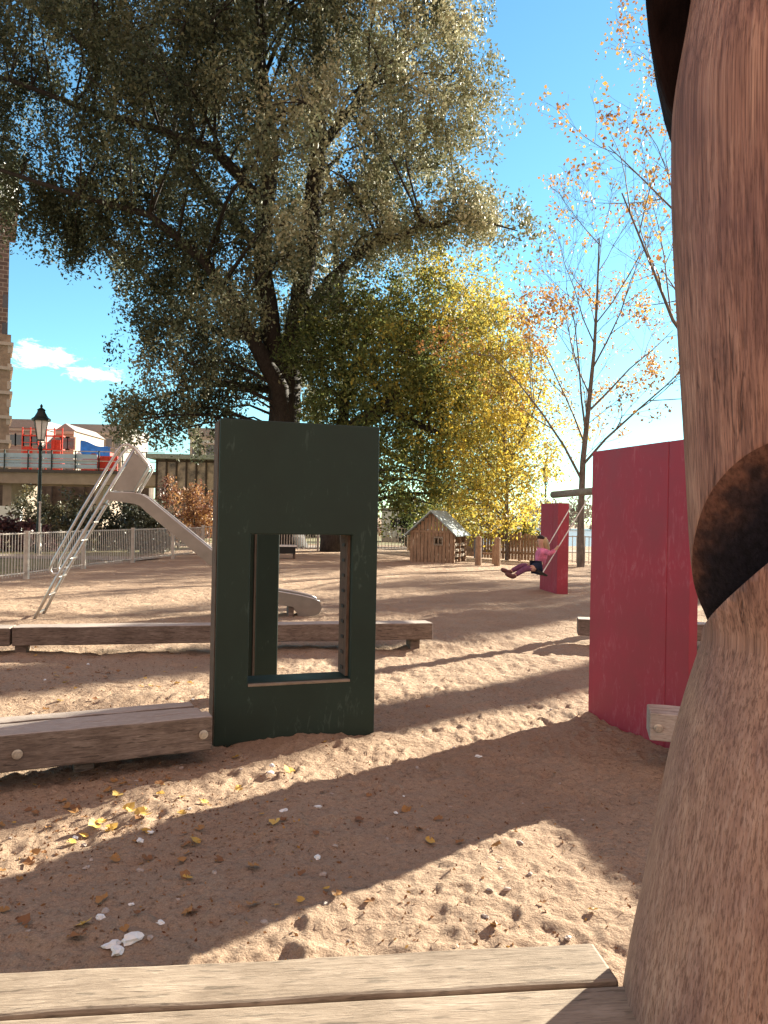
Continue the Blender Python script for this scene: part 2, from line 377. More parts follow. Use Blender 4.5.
# ------------------------------------------------------------------ carved log
t_log = (1.064, 1.868)
prof_px = [(-330, 760), (-160, 712), (-60, 697), (0, 688), (60, 677), (100, 672.5), (180, 672.5), (250, 675), (350, 680), (443, 685), (512, 688), (568, 691), (610, 698), (633, 706), (650, 701), (687, 689), (720, 680), (750, 672), (800, 662), (846, 653), (920, 640), (978, 628), (1060, 616), (1180, 606)]
prof = []
for py, px in prof_px[::-1]:
    r = ray(px, py); s = r.x/r.y; R = (t_log[0]-s*t_log[1])/math.sqrt(1+s*s)
    zz = H + r.z/r.y*(t_log[1] + .0); prof.append((R, zz))
prof = [(prof[0][0]+.02, -.3)]+prof
# resample smoothly
zs = np.array([p[1] for p in prof]); rs_ = np.array([p[0] for p in prof])
zz = np.linspace(zs[0], zs[-1], 150); rr = np.interp(zz, zs, rs_)
ker = np.array([1, 2, 3, 2, 1])/9.0; rr2 = np.convolve(np.pad(rr, 2, mode='edge'), ker, 'valid'); rr = rr2
nA = 120; vs = []; fs = []
for i in range(len(zz)):
    for k in range(nA):
        a_ = 2*math.pi*k/nA
        w = 1 + .018*float(vn(3*math.cos(a_)+5, 3*math.sin(a_)+zz[i]*.5, 1.2, 3)) + .006*float(vn(a_*9, zz[i]*1.2, 1, 8))
        vs.append((rr[i]*w*math.cos(a_), rr[i]*w*math.sin(a_), zz[i]))
for i in range(len(zz)-1):
    for k in range(nA):
        k2 = (k+1) % nA; fs.append((i*nA+k, i*nA+k2, (i+1)*nA+k2, (i+1)*nA+k))
fs += [tuple(range(nA-1, -1, -1)), tuple((len(zz)-1)*nA+k for k in range(nA))]
m, nt, b = newmat('carved_log_wood'); v = coords(nt, (8, 8, 1)); v2 = coords(nt, (26, 26, .45))
g = noise(nt, v2, 4, 6, .6, .15); g2 = noise(nt, v, 1.6, 4, .6, .8); 
tc = N(nt, 'ShaderNodeTexCoord'); sx = N(nt, 'ShaderNodeSeparateXYZ'); nt.links.new(tc.outputs['Object'], sx.inputs[0])
low = ramp(nt, mathn(nt, 'MULTIPLY', mathn(nt, 'ADD', sx.outputs[2], mathn(nt, 'MULTIPLY', g2, .5)), .5), [(.66, (1, 1, 1)), (.80, (.0, .0, .0))])
up = ramp(nt, mathn(nt, 'ADD', mathn(nt, 'MULTIPLY', g, .6), mathn(nt, 'MULTIPLY', g2, .4)), [(.36, (.15, .066, .044)), (.5, (.31, .148, .10)), (.63, (.45, .245, .17))])
gy = ramp(nt, mathn(nt, 'ADD', mathn(nt, 'MULTIPLY', g, .65), mathn(nt, 'MULTIPLY', g2, .35)), [(.32, (.25, .135, .092)), (.5, (.37, .22, .152)), (.68, (.48, .32, .235))])
cc = mixc(nt, low, up, gy)
cn = mathn(nt, 'ABSOLUTE', mathn(nt, 'SUBTRACT', noise(nt, coords(nt, (9, 9, .5)), 2.2, 4, .55, .2), .5), 0)
cgate = ramp(nt, noise(nt, coords(nt, (2, 2, .9)), 2.4, 3, .5), [(.60, (0, 0, 0)), (.70, (.030, .030, .030))])
cw = mathn(nt, 'SUBTRACT', cn, cgate)
ck = ramp(nt, mathn(nt, 'ADD', cw, .02), [(.004, (.42, .36, .34)), (.016, (1, 1, 1))])
fine = ramp(nt, noise(nt, coords(nt, (130, 130, 1.6)), 2.0, 4, .65), [(.41, (.60, .55, .52)), (.48, (.98, .98, .98)), (.6, (1.1, 1.1, 1.1))])
cc = mixc(nt, 1, cc, fine, 'MULTIPLY')
ptc = ramp(nt, noise(nt, coords(nt, (1.5, 1.5, .7)), 3.2, 4, .6, .6), [(.36, (.70, .62, .68)), (.62, (1.05, 1.0, .98))])
nt.links.new(mixc(nt, 1, mixc(nt, 1, cc, ck, 'MULTIPLY'), ptc, 'MULTIPLY'), b.inputs['Base Color']); b.inputs['Roughness'].default_value = .62
b.inputs['Specular IOR Level'].default_value = .35
bump(nt, b, mathn(nt, 'ADD', g, mathn(nt, 'MULTIPLY', ck, 1.2)), .6, .007); M_log = m
m, nt, b = newmat('charred_cut'); v = coords(nt); tc = N(nt, 'ShaderNodeTexCoord')
ln = N(nt, 'ShaderNodeVectorMath', operation='LENGTH'); mp = N(nt, 'ShaderNodeMapping'); mp.inputs['Scale'].default_value = (1, 1, 0)
nt.links.new(tc.outputs['Object'], mp.inputs[0]); nt.links.new(mp.outputs[0], ln.inputs[0])
rim = mathn(nt, 'ADD', ln.outputs[1], mathn(nt, 'MULTIPLY', mathn(nt, 'SUBTRACT', noise(nt, v, 5, 4, .6), .5), .20))
rc = ramp(nt, rim, [(.250, (.018, .014, .021)), (.278, (.05, .028, .028)), (.296, (.15, .07, .05)), (.335, (.20, .10, .07))])
kc_ = ramp(nt, mathn(nt, 'ABSOLUTE', mathn(nt, 'SUBTRACT', noise(nt, v, 4.5, 3, .5, .6), .5), 0), [(.002, (.5, .45, .45)), (.008, (1, 1, 1))])
nt.links.new(mixc(nt, 1, rc, ramp(nt, noise(nt, coords(nt, (22, 22, 5)), 3, 5, .65), [(.38, (.55, .5, .5)), (.6, (1.15, 1.1, 1.1))]), 'MULTIPLY'), b.inputs['Base Color']); b.inputs['Roughness'].default_value = .7; b.inputs['Specular IOR Level'].default_value = .2; bump(nt, b, noise(nt, coords(nt, (22, 22, 5)), 3, 6, .7), .7, .012); M_char = m
log = thing('carved_log', 'huge carved brown log pillar with a charred notch at the right edge', 'log', (t_log[0], t_log[1], 0))
mb = MB(); mb.add(vs, fs); body = mb.build('log_body', [M_log, M_char], log, smooth=True)
def cyl_hit(px, py, R, far=False):
    r = ray(px, py); o = Vector((0, 0, H)); ax, ay = t_log; A = r.x**2+r.y**2; B = -2*(r.x*ax+r.y*ay); Cc = ax*ax+ay*ay-R*R
    D = max(0, B*B-4*A*Cc); s = (-B+(math.sqrt(D) if far else -math.sqrt(D)))/(2*A); return o + r*s
Rn = float(np.interp(1.4, zz, rr))
off = Vector((t_log[0], t_log[1], 0))
Ap = cyl_hit(768, 456, Rn)-off; Bp = cyl_hit(716, 497, Rn)-off; Lp = cyl_hit(704, 634, Rn*.97, True)-off; Fp = cyl_hit(768, 563, Rn)-off
Ln = cyl_hit(707, 634, Rn*.97)-off
n1 = (Bp-Ap).cross(Lp-Ap).normalized(); 
if n1.z > 0: n1 = -n1                         # outward of the upper piece: downwards
Q = P(800, 585, 2.4)-off
n2 = (Fp-Lp).cross(Q-Lp).normalized()
if n2.z < 0: n2 = -n2
bm = bmesh.new(); bmesh.ops.create_cube(bm, size=4.0)
for co, no in ((Ap, -n1), (Lp, -n2)):
    r_ = bmesh.ops.bisect_plane(bm, geom=bm.verts[:]+bm.edges[:]+bm.faces[:], plane_co=co, plane_no=no, clear_outer=True)
    bmesh.ops.holes_fill(bm, edges=[e for e in bm.edges if e.is_boundary])
bmesh.ops.recalc_face_normals(bm, faces=bm.faces)
cut = bmobj('cutter', bm, [M_log, M_char])
cut.location = off
for p in cut.data.polygons: p.material_index = 1
bpy.context.view_layer.update()
mo = body.modifiers.new('cut', 'BOOLEAN'); mo.object = cut; mo.operation = 'DIFFERENCE'; mo.solver = 'EXACT'
bpy.context.view_layer.update()
me = bpy.data.meshes.new_from_object(body.evaluated_get(bpy.context.evaluated_depsgraph_get())); body.modifiers.clear(); body.data = me
for p in me.polygons:
    if p.material_index == 1: p.use_smooth = False
bpy.data.objects.remove(cut)
# charred lobe at the top, leaning out behind the log
lobe_px = [(647, -120), (645, -40), (645, 0), (648, 32), (657, 74), (665, 98), (675, 118), (690, 112), (730, 60), (740, -60), (720, -130)]
mb = MB(); pts = [P(x, y_, 1.98)-off for x, y_ in lobe_px]
mb.prism(pts, (.115, .26, 0)); lobe = mb.build('charred_lobe', plain('charred_wood', (.012, .006, .005), .8, spec=.05, var=.8, scale=9, stretch=(1, 1, .5), bmp=.7, bd=.02), log, bevel=.018)
# ------------------------------------------------------------------ slide
SA = G(40, 617); SB = SA + Vector((math.cos(rad(11)), math.sin(rad(11)), 0))*3.5; su = Vector((SB.x-SA.x, SB.y-SA.y, 0)).normalized(); sn = Vector((su.y, -su.x, 0))   # sn points to the camera
SW = .25
def Sp(px, py):
    r = ray(px, py); o = Vector((0, 0, H)); s = sn.dot(SA-o)/sn.dot(r); p = o + r*s - SA
    return (p.dot(su), p.z)
sl = thing('slide', 'stainless steel playground slide with a ladder and side plates', 'slide', SA, math.atan2(su.y, su.x))
def s3(px, py, y=0): u, z = Sp(px, py); return Vector((u, y, z))
for sg in (-1, 1):
    y = sg*SW
    dz = lambda pts: [s3(p[0], p[1], y) for p in pts]
    mb = MB(); mb.tube(dz([(35, 624), (60, 577), (110, 494), (136, 451)]), .022); mb.build('stringer', M_steel, sl, smooth=True)
    mb = MB(); mb.tube(dz([(63, 572), (57, 573), (54, 569), (57, 560), (84, 512), (120, 452), (125, 447), (130, 446), (136, 449), (150, 466), (151, 469), (137, 493)]), .02); mb.build('handrail', M_steel, sl, smooth=True)
    mb = MB(); mb.prism(dz([(115, 491), (136, 453), (148.5, 467.5), (136, 491)]), (0, .006*sg, 0)); mb.build('side_plate', M_plate, sl)
    top = [(112, 492.5), (136, 493.5), (143, 495), (150, 499), (210, 548), (250, 578), (277, 590), (300, 594), (312, 597), (318, 600)]
    bot = [(320, 606), (317, 612), (311, 614), (297, 614), (292, 605), (274, 602), (248, 592), (208, 562), (148, 512), (142, 506), (136, 504), (108, 500)]
    pl = dz(top+bot); mb = MB(); mb.prism(pl, (0, .012*sg, 0)); mb.build('chute_wall', M_plate, sl)
    mb = MB(); mb.tube(dz(top), .013, 6); mb.build('chute_rim', M_steel, sl, smooth=True)
fl = [(112, 498), (136, 499), (148, 504), (208, 555), (248, 585), (276, 596), (300, 600), (312, 603), (318, 608)]
mb = MB(); vv = []; ff = []
for i, p in enumerate(fl):
    for y in (-SW+.002, SW-.002): vv.append(s3(p[0], p[1], y))
    for y in (-SW+.002, SW-.002): vv.append(s3(p[0], p[1], y)-Vector((0, 0, .01)))
for i in range(len(fl)-1):
    a0 = i*4; c0 = a0+4; ff += [(a0, a0+1, c0+1, c0), (a0+2, c0+2, c0+3, a0+3)]
mb.add(vv, ff); mb.build('chute_bed', M_steel, sl)
for k in range(7):
    f = k/6.4; p = s3(40+f*70, 612-f*115, 0); mb = MB(); mb.tube([p+Vector((0, -SW, 0)), p+Vector((0, SW, 0))], .014, 6); mb.build('rung', M_plate, sl, smooth=True)
mb = MB(); lp = s3(291, 600); mb.box(lp.x-.05, lp.x+.03, -SW+.04, SW-.04, -.2, lp.z); mb.build('support_leg', W_beam, sl)
# small low box seen through the window
bx = G(285, 559)
t = thing('play_table', 'small low dark box with a white top seen through the green window', 'play table', (bx.x, bx.y, gpt(bx.x, bx.y)), .2)
mb = MB(); mb.box(-.35, .4, 0, .5, .42, .47); mb.build('table_top', plain('white_board', (.7, .68, .64), .6), t)
mb = MB(); mb.box(-.31, .36, .04, .46, .18, .418); mb.build('box', M_nail, t)
for sx_ in (-.31, .30):
    mb = MB(); mb.box(sx_, sx_+.06, .05, .42, -.1, .178); mb.build('leg', M_edge, t)
# ------------------------------------------------------------------ fences
def bar_fence(name, label, pts, hgt, spacing=.11, bar=.011, post=.05, z=0.0, group=None, mat=None, posts_every=None):
    mat = mat or M_galv
    t = thing(name, label, 'fence', (pts[0][0], pts[0][1], 0))
    o = Vector((pts[0][0], pts[0][1], 0))
    for a, b in zip(pts[:-1], pts[1:]):
        a = Vector((a[0], a[1], 0))-o; b = Vector((b[0], b[1], 0))-o; u = (b-a); L = u.length; u /= L
        mb = MB()
        for zz_ in (.12, hgt-.03): mb.tube([a+Vector((0, 0, zz_)), b+Vector((0, 0, zz_))], .017, 6)
        n = int(L/spacing)
        for k in range(1, n):
            p = a+u*(L*k/n); mb.tube([p+Vector((0, 0, .06)), p+Vector((0, 0, hgt))], bar, 5)
        mb.build('railing', mat, t)
    for p in pts:
        q = Vector((p[0], p[1], 0))-o; mb = MB(); mb.box(q.x-post, q.x+post, q.y-post, q.y+post, -.1, hgt+.03); mb.build('post', mat, t)
    return t
def xy(px, d): p = P(px, 540, d); return (p.x, p.y)
lf = [(-8.6, 9.5), (-8.3, 13.2), xy(27, 17.1), xy(84, 20.0), xy(133, 22.9), xy(173, 25.8), xy(203, 28.5)]
bar_fence('bar_fence', 'grey metal bar fence with square posts beyond the slide', lf, 1.02)
bf = [xy(203, 28.6), xy(262, 31), xy(318, 33.5), xy(362, 34.5), xy(408, 35)]
bar_fence('bar_fence', 'distant grey bar fence in front of the white kiosk', bf, 1.05, spacing=.15, bar=.016)
rf = [xy(552, 27), xy(581, 26.3), xy(640, 25), xy(720, 24), xy(830, 23)]
bar_fence('bar_fence', 'pale bar fence at the foot of the bare tree behind the swing', rf, 1.0, spacing=.14, bar=.015)
def slat_fence(label, a, b, hgt, w=.11, gap=.03):
    a = Vector((a[0], a[1], 0)); b = Vector((b[0], b[1], 0)); u = b-a; L = u.length
    t = thing('picket_fence', label, 'fence', a, math.atan2(u.y, u.x))
    mb = MB(); x = 0
    while x < L: h = hgt+random.uniform(-.03, .04); mb.box(x, x+w, 0, .022, .04, h); x += w+gap
    mb.build('pickets', W_fence, t)
    for z in (.25, hgt-.2): mb = MB(); mb.box(0, L, .024, .07, z, z+.08); mb.build('rail', W_fence, t)
    for k in range(int(L/1.8)+1): mb = MB(); mb.box(k*1.8, k*1.8+.09, .072, .16, -.2, hgt+.06); mb.build('post', W_fence, t)
slat_fence('brown wooden picket fence between the playhouse and the swing', xy(478, 29.5), xy(552, 27.2), .98)
slat_fence('brown wooden picket fence partly hidden behind the playhouse', xy(408, 34.5), xy(478, 29.8), .95)
# posts beside playhouse
for px, hh_, lab in ((478, .92, 'dark wooden post nearest to the playhouse porch'), (497, .90, 'wooden post standing alone right of the playhouse')):
    p = G(px, 566.5); mb = MB(); mb.lathe([(.10, -.2), (.105, .1), (.095, hh_-.1), (.10, hh_-.03), (.07, hh_)], 12); o = mb.build('wooden_post', W_fence); o.location = on(p); tag(o, lab, 'post')
p = G(484, 564.5); t = thing('play_board', 'blue grey board hung between the posts beside the playhouse', 'board', on(p), -.1)
mb = MB(); mb.box(-.34, -.06, -.02, .02, .18, .8); mb.build('board', plain('slate_board', (.10, .12, .14), .6), t)
mb = MB(); mb.box(-.4, .35, .022, .06, .3, .37); mb.build('rail', W_fence, t)
mb = MB(); mb.box(.26, .36, -.05, .02, -.1, .62); mb.build('post', W_fence, t)
# ------------------------------------------------------------------ playhouse
pc = G(453, 564.5); ph = thing('playhouse', 'small wooden slatted playhouse with a grey gable roof', 'playhouse', (pc.x, pc.y, gpt(pc.x, pc.y)), math.atan2(-.36, .93))
Wd, Dp, He, Ha = 1.5, 1.5, 1.0, 1.68
mb = MB(); n = 12
for k in range(n):
    x0 = -Wd+k*Wd/n; x1 = x0+Wd/n-.022; xm = (x0+x1)/2; h = He+(Ha-He)*(1-abs(xm+Wd/2)/(Wd/2))-.03
    if k == 8 : mb.box(x0, x1, 0, .025, -.05, .58); mb.box(x0, x1, 0, .025, .80, h)
    elif k == 7: mb.box(x0, x1, 0, .025, -.05, .58); mb.box(x0, x1, 0, .025, .80, h)
    else: mb.box(x0, x1, 0, .025, -.05, h)
for k in range(n):
    y0 = k*Dp/n; mb.box(-Wd, -Wd+.025, y0+.03, y0+Dp/n-.02, -.05, He)
wl = mb.build('gable_wall', W_fence, ph)
mb = MB()
for z in (.56, .80): mb.box(-Wd/2+.08, -Wd/2+.40, -.03, -.003, z, z+.05)
for x in (-Wd/2+.08, -Wd/2+.22, -Wd/2+.36): mb.box(x, x+.04, -.032, -.003, .60, .80)
mb.build('window', W_pale, wl)
mb = MB(); mb.box(-Wd, 0, -.02, .03, He-.02, He+.05); mb.build('rail', W_fence, wl)
for (x, y) in ((-.05, .03), (-.05, Dp-.06), (-.05, Dp/2)): mb = MB(); mb.box(x, x+.08, y, y+.08, -.1, He); mb.build('post', W_fence, ph)
mb = MB()
for z in (.18, .36, .54): mb.box(-.03, .0, .10, Dp-.08, z, z+.10)
mb.build('porch_rail', W_pale, ph)
mb = MB(); mb.box(-Wd+.03, -.08, .04, Dp-.04, .02, .08); mb.build('floor', W_fence, ph)
mb = MB()
for k in range(n): y0 = k*(Wd-.1)/n; mb.box(-Wd+.05+y0, -Wd+.05+y0+.1, Dp-.03, Dp, -.05, He)
mb.build('rear_wall', W_fence, ph)
M_roof = plain('roof_felt', (.30, .36, .37), .6, var=.08, scale=3)
xr = -Wd/2
for sg in (-1, 1):
    xe = xr+sg*(Wd/2+.14); ze = He-.12*(Ha-He)/(Wd/2)-.02
    mb = MB(); mb.prism([(xr, -.16, Ha), (xe, -.16, ze), (xe, -.16, ze+.045), (xr, -.16, Ha+.045)], (0, Dp+.3, 0)); mb.build('roof_panel', M_roof, ph)
# ------------------------------------------------------------------ kiosk
kc = P(381, 545, 47); t = thing('kiosk', 'small white kiosk with a dark window behind the distant fence', 'kiosk', (kc.x, kc.y, 0), 0)
Mw = plain('white_wall', (.66, .68, .68), .6, var=.08)
mb = MB(); mb.box(0, 1.3, 0, 1.6, .3, 2.0); w_ = mb.build('wall', Mw, t)
mb = MB(); mb.box(.55, .95, -.02, -.003, .75, 1.45); mb.build('window', M_nail, w_)
mb = MB(); mb.box(-.08, 1.38, -.1, 1.7, 2.0, 2.1); mb.build('roof', plain('kiosk_roof', (.35, .4, .42), .5), t)
for x in (0, .3, .62, .95, 1.24): mb = MB(); mb.box(x, x+.06, -.012, -.003, .3, .72); mb.build('trim', M_galv, w_)
mb = MB(); mb.box(.02, 1.28, .02, 1.58, 0, .3); mb.build('plinth', M_galv, t)
# ------------------------------------------------------------------ street lamps
M_frost = plain('frosted_glass', (.72, .68, .62), .35, var=.08, spec=.5)
def lamp(label, px, py_top, d, scale, group=None):
    tp = P(px, py_top, d); hgt = tp.z; bx_, by_ = P(px, 540, d).x, P(px, 540, d).y
    r0 = .055*scale; t = thing('street_lamp', label, 'street lamp', (tp.x-.05*scale, tp.y, 0))
    k = scale; top = hgt
    mb = MB(); mb.lathe([(r0*2.2, 0), (r0*2.2, .25), (r0*1.7, .35), (r0*1.5, 1.0), (r0*1.15, 1.1), (r0, top-1.55*k), (r0*1.5, top-1.5*k), (r0*1.5, top-1.45*k), (r0*.8, top-1.4*k), (r0*.8, top-1.28*k)], 14)
    mb.build('pole', M_black, t, smooth=False)
    mb = MB()
    for s in range(4):
        a = s*math.pi/2+.4; mb.tube([(r0*.7*math.cos(a), r0*.7*math.sin(a), top-1.42*k), (.13*k*math.cos(a), .13*k*math.sin(a), top-1.33*k), (.115*k*math.cos(a), .115*k*math.sin(a), top-1.2*k)], .014*k, 5)
    mb.build('bracket', M_black, t)
    ln_ = None
    mb = MB(); mb.lathe([(.12*k, top-1.2*k), (.235*k, top-.55*k)], 6); ln_ = mb.build('lantern', M_frost, t)
    mb = MB()
    for s in range(6):
        a = s*math.pi/3; mb.tube([(.123*k*math.cos(a), .123*k*math.sin(a), top-1.2*k), (.238*k*math.cos(a), .238*k*math.sin(a), top-.55*k)], .013*k, 4)
    mb.lathe([(.14*k, top-1.235*k), (.14*k, top-1.195*k)], 6); mb.build('lantern_frame', M_black, ln_)
    mb = MB(); mb.lathe([(.30*k, top-.57*k), (.305*k, top-.50*k), (.22*k, top-.44*k), (.13*k, top-.28*k), (.12*k, top-.22*k), (.14*k, top-.20*k), (.09*k, top-.16*k), (.03*k, top-.12*k), (.05*k, top-.07*k), (.012*k, top)], 16)
    mb.build('lamp_hood', M_black, t)
    return t
lamp('old style black street lamp with a frosted lantern behind the bar fence', 43, 404, 27, 1.05)
lamp('distant black street lamp rising behind the far red panel', 547, 462, 44, .95)
p = P(43, 540, 25.5); mb = MB(); mb.lathe([(.035, -.1), (.035, 1.75), (.05, 1.76), (.05, 1.80), (.0, 1.81)], 10); o = mb.build('sign_pole', M_galv); o.location = (p.x-.12, p.y, 0); tag(o, 'short pale grey pole in front of the black street lamp', 'pole')
# ------------------------------------------------------------------ swing
ba = P(556, 494.5, 14.2); bb = P(655, 485.5, 11.0)
sw = thing('swing', 'rope swing hanging from a round timber beam', 'swing', (ba.x, ba.y, 0))
o0 = Vector((ba.x, ba.y, 0)); bdir = (bb-ba).normalized()
mb = MB(); mb.tube([ba-bdir*.12-o0, bb-o0], [.066, .06], 12); mb.build('swing_beam', W_pale, sw, smooth=True)
pp = bb-bdir*.15; mb = MB(); mb.tube([(pp.x-o0.x, pp.y-o0.y, -.2), (pp.x-o0.x, pp.y-o0.y, pp.z-.07)], .10, 12); mb.build('swing_post', W_beam, sw, smooth=True)
def beam_at(px):
    r = ray(px, 490); best = min(range(400), key=lambda k: abs((ba+(bb-ba)*k/399).x/(ba+(bb-ba)*k/399).y-r.x/r.y)); return ba+(bb-ba)*best/399
h1 = beam_at(577); h2 = beam_at(590)
dS = (h1.y+h2.y)/2
seat = P(538, 571.5, dS+.05)
hw = (h2-h1).normalized()*.2; hw.z = 0
q1 = seat-hw; q2 = seat+hw
M_rope = plain('white_rope', (.75, .70, .66), .8)
for hpt, q in ((h1, q1), (h2, q2)):
    mb = MB(); mb.tube([hpt-Vector((0, 0, .07))-o0, q-o0], .009, 6); mb.build('rope', M_rope, sw)
sdir = (q2-q1).normalized(); fwd = Vector((-1, .15, 0)); fwd = (fwd-sdir*fwd.dot(sdir)); fwd.z = 0; fwd.normalize()
rope_up = ((h1+h2)/2-seat).normalized(); sfw = sdir.cross(rope_up); 
if sfw.x > 0: sfw = -sfw
c8 = [q1-sdir*.03+sfw*.09, q2+sdir*.03+sfw*.09, q2+sdir*.03-sfw*.09, q1-sdir*.03-sfw*.09]
mb = MB(); mb.prism([c-o0-rope_up*.03 for c in c8], rope_up*.028); mb.build('swing_seat', M_nail, sw)
# ------------------------------------------------------------------ people
def skinned(name, joints, edges, mat, parent, root=0, sub=2):
    me = bpy.data.meshes.new(name); me.from_pydata([j[0] for j in joints], edges, []); o = bpy.data.objects.new(name, me); C.objects.link(o)
    o.modifiers.new('skin', 'SKIN')
    lay = me.skin_vertices[0].data
    for i, j in enumerate(joints):
        r = j[1]; lay[i].radius = (r, r) if isinstance(r, (int, float)) else r
    lay[root].use_root = True
    sb = o.modifiers.new('sub', 'SUBSURF'); sb.levels = sub; sb.render_levels = sub
    bpy.context.view_layer.update()
    m2 = bpy.data.meshes.new_from_object(o.evaluated_get(bpy.context.evaluated_depsgraph_get()))
    o.modifiers.clear(); o.data = m2; m2.materials.clear(); m2.materials.append(mat)
    m2.polygons.foreach_set('use_smooth', [True]*len(m2.polygons))
    o.parent = parent; return o
M_skin = plain('skin', (.52, .30, .22), .55, var=.06); M_pink = plain('pink_jacket', (.62, .17, .28), .8, var=.55, scale=9)
M_navy = plain('navy_cloth', (.02, .024, .05), .85); M_purple = plain('purple_leggings', (.17, .06, .12), .85, var=.3, scale=20)
M_boot = plain('boots', (.13, .05, .045), .6); M_hair = plain('blond_hair', (.42, .30, .16), .6, var=.4, scale=30, stretch=(1, 1, .2)); M_darkhat = plain('dark_beanie', (.03, .02, .02), .9)
gir = thing('person', 'child in pink jacket and purple leggings sitting on the swing, legs out', 'person', seat)
# local frame: x forward (fwd), y side (sdir), z up
fx = fwd; fyv = sdir; up = Vector((0, 0, 1))
def L3(x, y, z): return fx*x + fyv*y + up*z
hip = L3(.0, 0, .09); chest = L3(-.07, 0, .30); neck = L3(-.07, 0, .40); head = L3(-.045, 0, .52)
J = [(hip, .085), (L3(-.04, 0, .2), .08), (chest, .09), (neck, .035), (head-L3(0, 0, .06), .05), (head, .078), (head+L3(0, 0, .06), .06)]
E = [(0, 1), (1, 2), (2, 3), (3, 4), (4, 5), (5, 6)]
for sg, q, hpt in ((-1, q1, h1), (1, q2, h2)):
    sh = chest+L3(.0, sg*.12, .06); rp = (q-seat) + (hpt-q)*.30
    el = (sh+rp)/2 + L3(.03, sg*.05, -.07)
    i0 = len(J); J += [(sh, .04), (el, .032), (rp, .024), (rp+(hpt-q).normalized()*.05, .026)]; E += [(2, i0), (i0, i0+1), (i0+1, i0+2), (i0+2, i0+3)]
    kn = L3(.27, sg*.08, .07-.02*sg); an = L3(.49, sg*.09, -.05-.03*sg); toe = an+L3(.10, sg*.01, .035)
    i1 = len(J); J += [(L3(.03, sg*.07, .07), .065), (kn, .05), (an, .033), (toe, .03)]; E += [(0, i1), (i1, i1+1), (i1+1, i1+2), (i1+2, i1+3)]
skinned('body', J, E, M_skin, gir)
JJ = [(hip+L3(-.02, 0, .04), .105), (L3(-.045, 0, .2), .10), (chest, .108), (neck+L3(0, 0, -.02), .06)]; EE = [(0, 1), (1, 2), (2, 3)]
for k, sg in enumerate((-1, 1)):
    b0 = 7+k*8; i0 = len(JJ); JJ += [(J[b0][0], .055), (J[b0+1][0], .045), (J[b0+1][0]*.25+J[b0+2][0]*.75, .036)]; EE += [(2, i0), (i0, i0+1), (i0+1, i0+2)]
skinned('jacket', JJ, EE, M_pink, gir)
for k, sg in enumerate((-1, 1)):
    b0 = 11+k*8; hp_, kn, an, toe = [J[b0+i][0] for i in range(4)]
    skinned('legging', [(hp_*.6+kn*.4, .062), (kn, .056), (an*.9+kn*.1, .04)], [(0, 1), (1, 2)], M_purple, gir, sub=1)
    skinned('boot', [(an*.75+kn*.25, .045), (an+L3(-.01, 0, -.01), .048), (toe, .042), (toe+L3(.05, 0, .02), .03)], [(0, 1), (1, 2), (2, 3)], M_boot, gir, sub=1)
skinned('shorts', [(hip+L3(-.03, 0, .02), .12), (hip+L3(.05, -.06, -.01), .085), (hip+L3(.15, -.08, -.015), .075), (hip+L3(.05, .06, -.01), .085), (hip+L3(.15, .08, -.015), .075)], [(0, 1), (1, 2), (0, 3), (3, 4)], M_navy, gir, sub=1)
hr = skinned('hair', [(head+L3(-.015, 0, .05), .088), (head+L3(-.06, 0, -.0), .085), (head+L3(-.10, 0, -.10), .07), (head+L3(-.12, 0, -.20), .05)], [(0, 1), (1, 2), (2, 3)], M_hair, gir, sub=1)
skinned('beanie', [(head+L3(.005, 0, .025), .085), (head+L3(-.0, 0, .075), .075), (head+L3(-.01, 0, .105), .03)], [(0, 1), (1, 2)], M_darkhat, gir, sub=1)
for sg in (-1, 1):
    bm = bmesh.new(); bmesh.ops.create_icosphere(bm, subdivisions=1, radius=.009); o = bmobj('eye', bm, M_nail, gir); o.location = head+L3(.083, sg*.03, .0)
bm = bmesh.new(); bmesh.ops.create_icosphere(bm, subdivisions=1, radius=.013); o = bmobj('nose', bm, M_skin, gir); o.location = head+L3(.088, 0, -.02)
# ------------------------------------------------------------------ foliage + trees
def leaves(centers, radii, n_per, size, tone_c, aniso=(1, 1, 1), droop=.5, tone_j=.12, wl=.5):
    k = len(centers); cen = np.repeat(centers, n_per, 0); rd = np.repeat(radii, n_per)
    n = len(cen); d = RS.randn(n, 3); d /= np.linalg.norm(d, axis=1)[:, None]
    pos = cen + d*(RS.rand(n)**.45*rd)[:, None]*np.array(aniso)
    dr = RS.randn(n, 3); dr[:, 2] -= droop; dr /= np.linalg.norm(dr, axis=1)[:, None]
    nn = RS.randn(n, 3); nn[:, 2] += .4; sd_ = np.cross(dr, nn); sd_ /= np.linalg.norm(sd_, axis=1)[:, None]
    nr = np.cross(sd_, dr)
    sz = size*RS.uniform(.6, 1.35, n)[:, None]
    v0 = pos-dr*sz*.5; v1 = pos+sd_*sz*wl*.5+nr*sz*.08; v2 = pos+dr*sz*.5; v3 = pos-sd_*sz*wl*.5+nr*sz*.08
    V = np.stack([v0, v1, v2, v3], 1).reshape(-1, 3); Fc = np.arange(n*4).reshape(-1, 4)
    tone = np.clip(np.repeat(tone_c, n_per)+RS.randn(n)*tone_j, 0, 1)
    return V, Fc, tone
def in_poly(pts, poly):
    x, y = pts[:, 0], pts[:, 1]; ins = np.zeros(len(pts), bool); n = len(poly)
    for i in range(n):
        x0, y0 = poly[i]; x1, y1 = poly[(i+1) % n]
        c = ((y0 > y) != (y1 > y)) & (x < (x1-x0)*(y-y0)/(y1-y0+1e-9)+x0); ins ^= c
    return ins
def edge_d(pts, poly):
    d = np.full(len(pts), 1e9)
    for i in range(len(poly)): d = np.minimum(d, seg_dist(pts[:, 0], pts[:, 1], poly[i], poly[(i+1) % len(poly)]))
    return d
